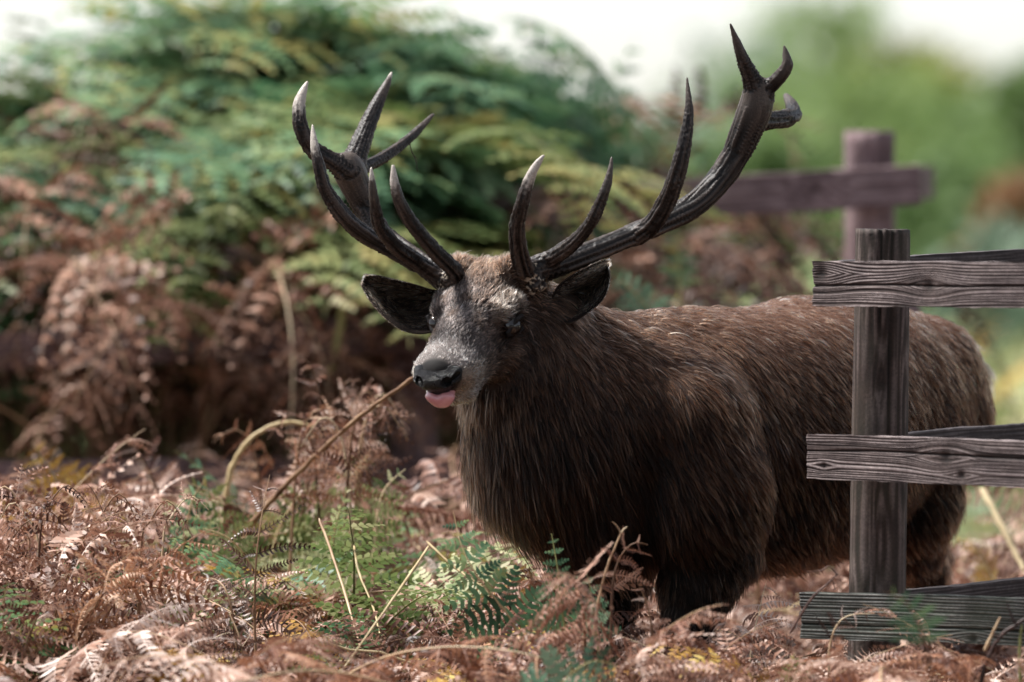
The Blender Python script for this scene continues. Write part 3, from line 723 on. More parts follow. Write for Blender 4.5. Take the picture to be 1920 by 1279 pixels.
# ================================================================== ground
gx = np.concatenate([-np.geomspace(400,3,26), np.linspace(-2.8,2.8,90), np.geomspace(3,400,26)])
gy = np.concatenate([[-60,-20,0,4,7], np.linspace(9,22,150), np.geomspace(22.5,1500,50)])
GX, GY = np.meshgrid(gx, gy, indexing='ij')
def ground_z(x, y):
    x = np.asarray(x, float); y = np.asarray(y, float)
    near = np.exp(-((y-14)/9)**2)
    z = .05*(noise3(np.stack([x*1.6,y*1.6,0*x],-1),1)-.5)*near + .03*(noise3(np.stack([x*6,y*6,0*x],-1),2)-.5)*near
    return z - .03*near + np.clip((y-24)/60,0,1)*.5
GZ = ground_z(GX, GY)
nxg, nyg = GX.shape
gq = np.array([(i*nyg+j, (i+1)*nyg+j, (i+1)*nyg+j+1, i*nyg+j+1) for i in range(nxg-1) for j in range(nyg-1)])
m_ground, nt, b = new_mat('ground_litter_and_grass'); b.inputs['Roughness'].default_value = .95
tc = nt.nodes.new('ShaderNodeTexCoord'); sx = nt.nodes.new('ShaderNodeSeparateXYZ'); nt.links.new(tc.outputs['Object'], sx.inputs[0])
litter = ramp(nt,[(.3,(.020,.013,.010)),(.5,(.075,.045,.032)),(.7,(.17,.11,.08))], noise_node(nt, 38, 6, tc.outputs['Object']).outputs[0])
grassn = noise_node(nt, .55, 4, tc.outputs['Object'])
grass = ramp(nt,[(.30,(.20,.10,.05)),(.42,(.19,.19,.07)),(.55,(.09,.17,.05)),(.7,(.13,.22,.08))], grassn.outputs[0])
mr = nt.nodes.new('ShaderNodeMapRange'); mr.inputs[1].default_value = 20.5; mr.inputs[2].default_value = 23; nt.links.new(sx.outputs['Y'], mr.inputs[0])
nt.links.new(mixcol(nt, litter.outputs[0], grass.outputs[0], mr.outputs[0]), b.inputs['Base Color'])
bp = nt.nodes.new('ShaderNodeBump'); bp.inputs['Distance'].default_value = .03; nt.links.new(noise_node(nt, 30, 6, tc.outputs['Object']).outputs[0], bp.inputs['Height']); nt.links.new(bp.outputs[0], b.inputs['Normal'])
tag(link('ground', raw_mesh('ground', np.stack([GX.ravel(),GY.ravel(),GZ.ravel()],1), quads=gq), m_ground), 'leaf litter and meadow ground', kind='structure')

# ================================================================== bracken
def leaf_mat(name, stops, rough=.6, transl=.3, spec=.25):
    m, nt, b = new_mat(name); b.inputs['Roughness'].default_value = rough; b.inputs['Specular IOR Level'].default_value = spec
    a = attr_node(nt,'var'); oi = nt.nodes.new('ShaderNodeObjectInfo')
    mth = nt.nodes.new('ShaderNodeMath'); mth.operation = 'MULTIPLY_ADD'; mth.inputs[1].default_value = .55; nt.links.new(oi.outputs['Random'], mth.inputs[0]); nt.links.new(a.outputs['Fac'], mth.inputs[2])
    m2 = nt.nodes.new('ShaderNodeMath'); m2.operation = 'SUBTRACT'; m2.inputs[1].default_value = .275; nt.links.new(mth.outputs[0], m2.inputs[0])
    r = ramp(nt, stops, m2.outputs[0])
    tr = nt.nodes.new('ShaderNodeBsdfTranslucent'); mx = nt.nodes.new('ShaderNodeMixShader'); mx.inputs[0].default_value = transl
    nt.links.new(r.outputs[0], b.inputs['Base Color']); nt.links.new(r.outputs[0], tr.inputs['Color'])
    nt.links.new(b.outputs[0], mx.inputs[1]); nt.links.new(tr.outputs[0], mx.inputs[2]); nt.links.new(mx.outputs[0], nt.nodes['Material Output'].inputs['Surface'])
    return m
M_DEAD = leaf_mat('dead_bracken', [(0,(.045,.018,.011)),(.3,(.15,.062,.040)),(.55,(.33,.17,.112)),(.8,(.54,.36,.275)),(1,(.68,.55,.48))], .5, .2, .45)
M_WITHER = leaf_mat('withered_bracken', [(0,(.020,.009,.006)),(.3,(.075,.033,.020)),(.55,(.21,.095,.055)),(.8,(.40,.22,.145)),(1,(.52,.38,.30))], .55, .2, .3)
M_RUST = leaf_mat('rusty_bracken', [(0,(.05,.019,.011)),(.35,(.16,.060,.033)),(.6,(.31,.14,.075)),(.85,(.48,.28,.17)),(1,(.62,.45,.32))], .5, .25, .35)
M_GREEN = leaf_mat('green_bracken', [(0,(.018,.048,.024)),(.35,(.052,.130,.062)),(.65,(.12,.23,.11)),(.88,(.20,.28,.11)),(1,(.30,.26,.08))], .5, .35, .35)
M_GREENB = leaf_mat('bluish_green_bracken', [(0,(.020,.050,.029)),(.4,(.065,.145,.078)),(.7,(.14,.245,.14)),(1,(.24,.34,.21))], .5, .35, .35)
M_GREENY = leaf_mat('yellowing_green_bracken', [(0,(.045,.065,.020)),(.4,(.12,.17,.05)),(.7,(.22,.26,.09)),(1,(.34,.29,.10))], .5, .35, .35)
M_PALE = leaf_mat('fading_bracken', [(0,(.06,.10,.035)),(.4,(.16,.21,.07)),(.7,(.32,.34,.16)),(1,(.45,.42,.25))], .55, .35)
M_YELLOW = leaf_mat('yellow_bracken', [(0,(.16,.07,.02)),(.4,(.34,.18,.035)),(.7,(.48,.30,.06)),(1,(.55,.42,.14))], .55, .35)
M_STEM = leaf_mat('bracken_stalk', [(0,(.07,.032,.018)),(.4,(.20,.11,.06)),(.75,(.40,.27,.16)),(1,(.5,.40,.26))], .5, 0)
M_GSTEM = leaf_mat('green_stalk', [(0,(.08,.09,.03)),(.5,(.19,.20,.07)),(1,(.32,.30,.12))], .5, 0)
M_PSTEM = leaf_mat('pale_stalk', [(0,(.20,.13,.06)),(.5,(.38,.28,.14)),(1,(.58,.47,.28))], .5, 0)
M_DSTEM = leaf_mat('dark_twig', [(0,(.02,.010,.008)),(.5,(.09,.045,.035)),(1,(.2,.12,.09))], .5, 0)
M_DARKD = leaf_mat('dark_dead_bracken', [(0,(.020,.009,.006)),(.4,(.060,.027,.017)),(.7,(.14,.075,.050)),(1,(.40,.29,.24))], .45, .15, .5)

def tube(pts, rad, sides=5):
    pts = np.asarray(pts, float); n = len(pts); t = unit(np.gradient(pts, axis=0))
    ref = np.tile(np.array((.13,.97,.21)),(n,1)); a = unit(np.cross(t, ref)); b_ = np.cross(t, a)
    th = np.linspace(0,2*math.pi,sides,endpoint=False)
    V = (pts[:,None,:]+(a[:,None,:]*np.cos(th)[None,:,None]+b_[:,None,:]*np.sin(th)[None,:,None])*np.asarray(rad).reshape(-1,1,1)).reshape(-1,3)
    Q = [(i*sides+j, i*sides+(j+1)%sides, (i+1)*sides+(j+1)%sides, (i+1)*sides+j) for i in range(n-1) for j in range(sides)]
    return V, np.array(Q)
class Frond: pass
def make_frond(seed, stem=.6, blade=.6, a0=10, a1=120, npin=13, npul=10, width=.42, dead=False, bare=None, bend=1.6, sparse=0.0, path=None, plane=None, wmul=.225, rmul=1.0):
    """stalk along z arching towards +x; leaflets left and right; returns stalk and leaflet geometry"""
    rg = np.random.default_rng(seed); fr = Frond()
    n = 34; L = stem+blade; s = np.linspace(0,L,n); tt = s/L
    ang = np.radians(a0+(a1-a0)*tt**bend + (rg.normal(0,6) if not dead else 0)); side = np.cumsum(rg.normal(0,.045 if dead else .022,n))
    dirs = np.stack([np.sin(ang)*np.cos(side), np.sin(side)*.9, np.cos(ang)*np.cos(side)],1); dirs = unit(dirs)
    ds = L/(n-1); pts = np.concatenate([[[0,0,0]], np.cumsum(dirs[:-1]*ds,0)]); 
    if path is not None:                        # a stalk that follows given points; leaflets spread in the plane across `plane`
        pw = smooth_chain(path, 8); ln = np.concatenate([[0],np.cumsum(np.linalg.norm(np.diff(pw,axis=0),axis=1))]); L = ln[-1]; stem = stem*L; blade = L-stem
        s = np.linspace(0,L,n); tt = s/L; pts = np.stack([np.interp(s,ln,pw[:,j]) for j in range(3)],1); ds = L/(n-1)
    rad = np.interp(tt,[0,stem/L,1],[.0042*rmul,.0030*rmul,.0007*rmul])
    fr.stem = tube(pts, rad, 5); fr.stemvar = np.repeat(np.clip(.45+.25*rg.normal()+.15*np.sin(tt*9),.05,.95),5)
    fr.pts = pts
    Vs=[];Qs=[];Ts=[];Vr=[]; fr.pin=[]
    roll = rg.normal(0,.35 if dead else .15)
    for k in range(npin):
        q = (k+.3)/npin; sp = stem+blade*q*.985; i = min(int(sp/ds),n-2); f = sp/ds-i
        base = pts[i]*(1-f)+pts[i+1]*f; T = unit(pts[i+1]-pts[i]); Y = unit(np.cross(np.array((0,0,1.)),np.cross(T,[0,0,1.])+1e-6)); S0 = unit(np.array((0,1.,0))-T*T[1]) if plane is None else unit(np.cross(T,plane)); Nn = np.cross(T,S0)
        for sg in (1,-1):
            if rg.uniform() < sparse: continue
            l = blade*width*((1-q)**.75*.92+.08)*(.75+.35*min(1,q*5+.3))*rg.uniform(.82,1.1)
            if dead: l *= rg.uniform(.65,1.1)
            ca = math.cos(roll+rg.normal(0,.3 if dead else .1)); sa = math.sin(roll+rg.normal(0,.4 if dead else .12))
            S = unit(S0*sg*ca+Nn*sa); ph = math.radians(rg.uniform(18,38) if not dead else rg.uniform(5,50))
            D = unit(S*math.cos(ph)+T*math.sin(ph)); up = unit(np.cross(D,T)*sg*-1+1e-9); 
            if up[2] < 0 and not dead: up = -up
            drp = rg.uniform(.12,.35) if not dead else rg.uniform(.1,.85)
            m = max(3,int(npul*(.45+.55*(1-q))))
            ss = (np.arange(m)+.6)/m
            curl = rg.uniform(-.3,.5) if dead else 0; pcurl = rg.normal(.4,.5); ptw = rg.normal(0,.55)
            cp = base+D*l*ss[:,None]*(1-.25*(drp > .6)*ss[:,None])+np.array((0,0,-1.))*l*drp*(ss**2)[:,None]+T*(curl*l*(ss**2))[:,None]
            tg = unit(np.gradient(np.vstack([base,cp]),axis=0))[1:]
            upv = unit(np.tile(up,(m,1))-tg*np.sum(up*tg,1,keepdims=True)); perp = np.cross(tg,upv)
            sp_ = l/m; vbase = np.clip(rg.normal(.5,.17),.05,.95)
            pv=[];pq=[];pt=[];pvar=[]; off=0
            # midrib: thin ribbon
            rib = np.vstack([base[None],cp]); rw = np.linspace(.0014,.0004,m+1)[:,None]; pr = np.vstack([perp[:1],perp]); pu = np.vstack([upv[:1],upv])
            pv.append(rib+pr*rw); pv.append(rib-pr*rw); k1 = m+1; pq += [(j,j+1,k1+j+1,k1+j) for j in range(m)]; pvar += [vbase+.12]*(2*k1); off = 2*k1
            for side_ in (1,-1):
                w = l*wmul*np.clip((1-ss)**.7*.95+.10,0,1)*rg.uniform(.8,1.15,m)
                if dead: w *= rg.uniform(.8,1.05,m)
                dr = unit(perp*side_+tg*rg.uniform(.25,.5)); crl = rg.uniform(-.1,.25,m)[:,None] if not dead else rg.normal(pcurl,.14,m)[:,None]
                hw = sp_*(.38 if not dead else .25)*rg.uniform(.8,1.15,m)[:,None]; tw = upv*(rg.normal(0,.15,m)[:,None]+ptw if dead else 0)
                ax = unit(tg+tw); w = w[:,None]
                b0 = cp-ax*hw*.8; b1 = cp+ax*hw*.8
                mid = cp+dr*w*.55-upv*w*crl*.30; m0 = mid-ax*hw; m1 = mid+ax*hw*.9
                tip = cp+dr*w*(1-.35*np.abs(crl))-upv*w*crl*.9+tg*w*.10
                pv.append(np.stack([b0,b1,m1,m0,tip],1).reshape(-1,3))
                o = off+np.arange(m)*5; pq += list(zip(o,o+1,o+2,o+3)); pt += list(zip(o+3,o+2,o+4)); off += 5*m
                pvar += list(np.repeat(np.clip(vbase+rg.normal(0,.10,m),0,1),5))
            pv = np.concatenate(pv); fr.pin.append((pv,np.array(pq),np.array(pt),np.array(pvar)))
    off = 0
    for pv,pq,pt,pvar in fr.pin:
        Vs.append(pv); Qs.append(pq+off); Ts.append(pt+off); Vr.append(pvar); off += len(pv)
    fr.leaf = (np.concatenate(Vs),np.concatenate(Qs),np.concatenate(Ts),np.concatenate(Vr))
    return fr
def frond_meshes(fr, mat, smat):
    me = raw_mesh('blade', fr.leaf[0], quads=fr.leaf[1], tris=fr.leaf[2], smooth=False); attr_float(me,'var',fr.leaf[3]); me.materials.append(mat)
    st = raw_mesh('stalk', fr.stem[0], quads=fr.stem[1]); attr_float(st,'var',fr.stemvar); st.materials.append(smat)
    return me, st
def rot(rz, tilt=0, rollx=0): return Matrix.Rotation(rz,4,'Z') @ Matrix.Rotation(tilt,4,'Y') @ Matrix.Rotation(rollx,4,'X')
def place_frond(ms, loc, rz, sc_, label, group, tilt=0, rollx=0, name='bracken_frond'):
    me, st = ms; root = empty(name, tuple(loc)); root.rotation_euler = rot(rz,tilt,rollx).to_euler(); root.scale = (sc_,)*3
    b_ = bpy.data.objects.new('blade', me); s_ = bpy.data.objects.new('stalk', st)
    for o in (b_, s_): COL.objects.link(o); o.parent = root
    tag(root, label, 'bracken', group); return root
class Pile:
    """many fronds joined into one mesh"""
    def __init__(s): s.V=[];s.Q=[];s.T=[];s.A=[];s.M=[];s.off=0;s.MT=[]
    def put(s, fr, M, var):
        M = np.array(M); R3 = M[:3,:3]; t = M[:3,3]
        V = fr.leaf[0]@R3.T+t; s.V.append(V); s.Q.append(fr.leaf[1]+s.off); s.T.append(fr.leaf[2]+s.off); s.A.append(np.clip(fr.leaf[3]+var,0,1)); s.M.append(np.zeros(len(fr.leaf[1]))); s.MT.append(np.zeros(len(fr.leaf[2]))); s.off += len(V)
        V = fr.stem[0]@R3.T+t; s.V.append(V); s.Q.append(fr.stem[1]+s.off); s.A.append(np.clip(fr.stemvar+var,0,1)); s.M.append(np.ones(len(fr.stem[1]))); s.off += len(V)
    def build(s, name, mat, smat, label):
        me = raw_mesh(name, np.concatenate(s.V), quads=np.concatenate(s.Q), tris=np.concatenate(s.T), smooth=False)
        attr_float(me,'var',np.concatenate(s.A)); me.materials.append(mat); me.materials.append(smat)
        me.polygons.foreach_set('material_index', np.concatenate(s.M+s.MT).astype(np.int32))
        o = link(name, me); tag(o, label, kind='stuff'); return o
rg = np.random.default_rng(21)
# kinds
dead_par = [(100+i, rg.uniform(.22,.34), rg.uniform(.46,.66), rg.uniform(10,40), rg.uniform(85,150), rg.uniform(.8,1.5)) for i in range(12)]
dead_low = [make_frond(a,b_,c,d_,e_,12,13,.46,True,bend=f_) for a,b_,c,d_,e_,f_ in dead_par]
dead_fine = [make_frond(a,b_,c,d_,e_,13,18,.46,True,bend=f_) for a,b_,c,d_,e_,f_ in dead_par]
dead_hang = [make_frond(140+i, rg.uniform(.9,1.15), rg.uniform(.65,.85), rg.uniform(0,8), rg.uniform(165,185), 12, 9, .36, True, bend=rg.uniform(1.5,2.2)) for i in range(8)]
green_tall = [make_frond(170+i, rg.uniform(1.1,1.3), rg.uniform(.75,.95), rg.uniform(0,6), rg.uniform(85,150), 11, 12, .46, False, bend=rg.uniform(1.8,3.2)) for i in range(9)]
green_low = [make_frond(200+i, rg.uniform(.28,.42), rg.uniform(.40,.55), rg.uniform(5,20), rg.uniform(70,120), 12, 9, .40, False, bend=rg.uniform(1.3,2)) for i in range(6)]
ms_dead_low = [frond_meshes(f, [M_DEAD,M_DEAD,M_RUST,M_DEAD,M_DARKD,M_DEAD][i % 6], M_STEM) for i, f in enumerate(dead_fine)]; ms_dead_hang = [frond_meshes(f, M_WITHER, M_STEM) for f in dead_hang]
ms_green_tall = [frond_meshes(f, M_GREEN, M_GSTEM) for f in green_tall]; ms_green_low = [frond_meshes(f, M_GREEN, M_GSTEM) for f in green_low]
ms_pale_low = [frond_meshes(make_frond(220+i, .30, .45, 10, 90, 12, 9, .38, False), M_PALE, M_GSTEM) for i in range(4)]
ms_yel_low = [frond_meshes(make_frond(230+i, .30, .45, 10, 110, 12, 9, .40, False), M_YELLOW, M_STEM) for i in range(4)]

def px_x(px, d): return (px-960)*d/F
def px_of(x, d): return x*F/d+960
def z_of(py, d): return CAM_Z-(py-430)*d/F
# ---- carpet of dead bracken. top row of the carpet in photo pixels, per distance
def carpet_h(px, d):
    """wanted height of the bracken (m) at a place"""
    if d < 12.9: return float(np.interp(px,[0,500,900,1920],[.34,.32,.32,.32]))
    if d < 13.45: return float(np.interp(px,[0,250,560,900,1100,1920],[.42,.38,.36,.36,.37,.37]))
    if d < 14.3: return float(np.interp(px,[0,250,420,620,880,1100,1500,1920],[.62,.60,.46,.42,.38,.32,.32,.34]))
    return float(np.interp(px,[0,300,900,1000,1400,1920],[.60,.56,.54,.40,.40,.46]))
deer_c = [(P(1160,1400,14.0)[:2],.30),(P(1290,1400,13.9)[:2],.26),(P(1420,1400,14.25)[:2],.34),(P(1560,1400,14.45)[:2],.34),(P(1720,1400,14.8)[:2],.28)]
cands = []
for i in range(1050):
    d = 11.6+rg.uniform()**.9*5.6; half = d/F*960+.35; x = rg.uniform(-half,half); px = px_of(x,d)
    cands.append((x,d,px))
cands.sort(key=lambda c: c[1])
pile = Pile(); ind = 0; G_DEAD = 'dead bracken fronds carpeting the ground'
for x,d,px in cands:
    h = carpet_h(px,d); k = int(rg.integers(len(dead_low))); fr = dead_low[k]
    zt = fr.leaf[0][:,2].max(); s_ = h/zt*rg.uniform(.62,1.06); s_ = min(max(s_,.5),1.55)
    if any(np.hypot(x-c[0][0],d-c[0][1]) < c[1] for c in deer_c): s_ *= .62
    rz = rg.uniform(0,2*math.pi); tl = rg.normal(0,.18); rl = rg.normal(0,.22); loc = (x,d,float(ground_z(x,d))-.02)
    vis = (-30 < px < 1950) and 12.75 < d < 14.35 and rg.uniform() < .8
    if vis and ind < 230:
        where = 'left of the stag' if px < 800 else ('around the forelegs of the stag' if px < 1420 else 'under the near fence rails')
        lb = 'crisp dead brown bracken frond in the collapsed carpet '+where
        place_frond(ms_dead_low[k], loc, rz, s_, lb, G_DEAD+' '+where, tl, rl, 'dead_bracken_frond'); ind += 1
    else:
        M = Matrix.Translation(loc) @ rot(rz,tl,rl) @ Matrix.Scale(s_,4); pile.put(fr, M, rg.normal(0,.13))
for i in range(46):                                             # thicker growth in front of the forelegs and under the bottom rail
    px = rg.uniform(1040,1560) if i < 34 else rg.uniform(1560,1900); d = rg.uniform(13.0,13.5); x = px_x(px,d); k = int(rg.integers(len(dead_low))); fr = dead_low[k]; s_ = rg.uniform(.33,.42)/fr.leaf[0][:,2].max()
    M = Matrix.Translation((x,d,-.02)) @ rot(rg.uniform(0,6.28),rg.normal(0,.15),rg.normal(0,.2)) @ Matrix.Scale(s_,4); pile.put(dead_fine[k], M, rg.normal(0,.15))
pile.build('bracken_carpet', M_DEAD, M_STEM, 'tangled mass of dead brown bracken covering the ground')

# taller colourful clumps left of the stag
mixm = [('rusty dead',[frond_meshes(f, M_RUST, M_STEM) for f in dead_fine[:4]],'rusty_bracken_frond'),('pinkish dead',[frond_meshes(f, M_DEAD, M_STEM) for f in dead_fine[4:8]],'dead_bracken_frond'),('yellowing',ms_yel_low,'yellow_bracken_frond'),('fading pale green',ms_pale_low,'fading_bracken_frond'),('fresh green',ms_green_low,'green_bracken_frond')]
for i in range(120):
    px = rg.uniform(120,900); d = rg.uniform(14.2,15.7); m_ = int(rg.choice(5,p=[.16,.42,.08,.22,.12])); nm, ml, on = mixm[m_]
    hgt = float(np.interp(px,[120,250,400,540,600,700,780,900],[.56,.60,.52,.66,.80,.70,.54,.46]))*rg.uniform(.70,1.05); me_, st_ = ml[int(rg.integers(len(ml)))]
    zmax = max(v.co.z for v in list(me_.vertices)[::7]); wz = 'before the fence left of the muzzle' if px > 480 else 'behind the foreground heap'
    place_frond((me_,st_), (px_x(px,d),d,-.02), rg.uniform(0,6.28), min(hgt/zmax,1.15), nm+' bracken frond in the taller clump '+wz, nm+' fronds of the taller clump '+wz, rg.normal(0,.15), rg.normal(0,.15), on)
for i in range(34):
    px = rg.uniform(30,1000) if i < 24 else rg.uniform(1000,1900); d = rg.uniform(12.8,14.0) if i < 24 else rg.uniform(12.7,13.3); m_ = int(rg.choice([0,2,3,4],p=[.5,.14,.20,.16])); nm, ml, on = mixm[m_]; me_, st_ = ml[int(rg.integers(len(ml)))]
    zmax = max(v.co.z for v in list(me_.vertices)[::7]); h_ = carpet_h(px,d)*rg.uniform(.85,1.08); wz = 'left of the stag' if px < 800 else ('around the forelegs of the stag' if px < 1420 else 'under the near fence rails')
    place_frond((me_,st_), (px_x(px,d),d,-.02), rg.uniform(0,6.28), min(h_/zmax,1.0), nm+' bracken frond poking out of the carpet '+wz, nm+' fronds in the carpet '+wz, rg.normal(0,.15), rg.normal(0,.15), on)
# fallen stalks in the carpet
SV=[];SQ=[];SA=[];so=0
for i in range(150):
    d = rg.uniform(12.4,16.5); half = d/F*960+.2; x = rg.uniform(-half,half); h = carpet_h(px_of(x,d),d)
    if 12.9 < d < 15.2 and 1000 < px_of(x,d) < 1800: h *= .8
    a = rg.uniform(0,6.28); L = rg.uniform(.15,.45); up = rg.uniform(-.15,.6); p0 = np.array((x,d,h*rg.uniform(.45,.9)-.05)); p1 = p0+unit((math.cos(a),math.sin(a),up))*L
    w_ = np.linspace(0,1,6)[:,None]; pw = p0+(p1-p0)*w_+np.array((0,0,-.12*L))*(w_**2)+rg.normal(0,.004,(6,3)); V,Q = tube(pw, np.linspace(.0032,.0018,6), 5); SV.append(V); SQ.append(Q+so); so += len(V); SA.append(np.full(len(V),np.clip(rg.normal(.6,.25),0,1)))
me = raw_mesh('fallen_stalks',np.concatenate(SV),quads=np.concatenate(SQ)); attr_float(me,'var',np.concatenate(SA)); me.materials.append(M_PSTEM); tag(link('fallen_stalks',me),'straw coloured broken stalks strewn through the dead bracken',kind='stuff')

# ---- the tall bank behind
CREST = ([-200,0,40,100,150,300,420,500,640,720,800,950,1050,1110,1160,1200,1260],[210,190,240,240,150,170,150,80,70,90,60,60,20,20,60,170,400])
def lean_to_cam(spread=.9): return -math.pi/2+rg.normal(0,spread)
pile = Pile(); pileG = Pile(); ng = nd = 0
tints = [('deep green',[frond_meshes(f, M_GREEN, M_GSTEM) for f in green_tall[:3]]),('pure green',[frond_meshes(f, M_GREENB, M_GSTEM) for f in green_tall[3:6]]),('yellowing green',[frond_meshes(f, M_GREENY, M_GSTEM) for f in green_tall[6:]])]
def zone(px):
    return 'over the brown hanging fronds' if px < 520 else ('behind the pale tipped antler' if px < 860 else 'between the two antlers')
bank = sorted([(rg.uniform(18.65,20.4), rg.uniform(-120,1075)) for i in range(490)])
for i,(d,px) in enumerate(bank):
    cy = float(np.interp(px,*CREST)); top = z_of(cy,d)
    k = int(rg.integers(len(green_tall))); fr = green_tall[k]; ztop = fr.pts[:,2].max()
    front = (d-18.65)/1.75; tgt = (top*(.80+.20*front)) - abs(rg.normal(0,.12))
    s_ = min(max(tgt/ztop,.45),1.5); x = px_x(px,d); rz = lean_to_cam(.8); tl = rg.normal(0,.10); rl = rg.normal(0,.14); loc = (x,d,0)
    if px > 520: rz = -math.pi/2-abs(rg.normal(.25,.6))
    if px > 860: rz = -math.pi/2-rg.uniform(.5,1.6)
    if px > 520: rl = -abs(rl)
    if ng < 215 and rg.uniform() < .8:
        tn, ml = tints[k//3]
        place_frond(ml[k%3], loc, rz, s_, tn+' bracken frond arching out of the tall bank '+zone(px), tn+' fronds of the tall bank '+zone(px), tl, rl, 'green_bracken_frond'); ng += 1
    else: pileG.put(fr, Matrix.Translation(loc) @ rot(rz,tl,rl) @ Matrix.Scale(s_,4), rg.normal(0,.14))
green_up = [make_frond(260+i, rg.uniform(.9,1.1), rg.uniform(.7,.9), rg.uniform(0,5), rg.uniform(25,75), 12, 12, .42, False, bend=rg.uniform(1.3,2.4)) for i in range(5)]
ms_up = [frond_meshes(f, mt_, M_GSTEM) for f, mt_ in zip(green_up, (M_GREEN,M_GREENB,M_GREENB,M_GREEN,M_GREENY))]
UPS = [(15,70),(60,150),(110,120),(175,20),(225,10),(290,60),(350,90),(395,20),(450,80),(505,-10),(560,10),(610,-20),(660,20),(725,60),(770,40),(820,60),(880,20),(930,5),(985,50),(1040,10),(1075,30),(1100,60),(1125,90),(30,200),(420,60),(700,40)]
for i,(px,ty) in enumerate(UPS):
    d = rg.uniform(19.0,20.2); k = i % 5; fr = green_up[k]; s_ = z_of(ty,d)/fr.pts[:,2].max()
    place_frond(ms_up[k], (px_x(px,d),d,0), rg.uniform(0,6.28) if px < 1000 else math.pi+rg.normal(0,.5), s_, 'feathery green bracken frond upright on the bank crest '+zone(px), 'upright fronds on the crest of the bank '+zone(px), rg.normal(0,.05), rg.normal(0,.08), 'green_bracken_frond')
pileG.build('bracken_bank_greenery', M_GREEN, M_GSTEM, 'mass of green bracken filling the tall bank')
for i in range(640):
    d = rg.uniform(18.55,20.9); px = rg.uniform(-150,1010); cy = float(np.interp(px,*CREST)); top = z_of(cy,d)*(rg.uniform(.35,.78) if rg.uniform() < (.75 if px < 480 else .94) else rg.uniform(.8,.98))
    if px > 1050: top *= .8
    if not (200 < px < 330 or (900 < px < 1000)): d = 19.95+(d-18.55)*.6
    k = int(rg.integers(len(dead_hang))); fr = dead_hang[k]; ztop = fr.pts[:,2].max(); s_ = min(max(top/ztop,.35),1.5)
    x = px_x(px,d); rz = lean_to_cam(.9 if d > 19.4 else .4); loc = (x,d,0); tl = rg.normal(0,.08); rl = rg.normal(0,.1)
    if nd < 90 and d < 20.2 and px > -40:
        wz = 'left of the stag' if px < 640 else 'behind the head of the stag'
        place_frond(ms_dead_hang[k], loc, rz, s_, 'withered brown bracken frond hanging in the tall bank '+wz, 'withered fronds hanging in the bank '+wz, tl, rl, 'withered_bracken_frond'); nd += 1
    else: pile.put(fr, Matrix.Translation(loc) @ rot(rz,tl,rl) @ Matrix.Scale(s_,4), rg.normal(-.12,.13))  # joined fronds shifted darker, painting in the shade inside the bank
for i in range(20):
    px = rg.uniform(190,350); d = rg.uniform(17.85,18.5); k = int(rg.integers(len(dead_hang))); fr = dead_hang[k]; s_ = z_of(rg.uniform(470,760),d)/fr.pts[:,2].max()
    place_frond(ms_dead_hang[k], (px_x(px,d),d,0), lean_to_cam(.45), s_, 'withered brown bracken frond spilling over the far rails left of the stag', 'withered fronds spilling over the far rails', rg.normal(0,.1), rg.normal(0,.12), 'withered_bracken_frond')
pile.build('bracken_bank_litter', M_WITHER, M_STEM, 'mass of withered brown bracken inside the tall bank')
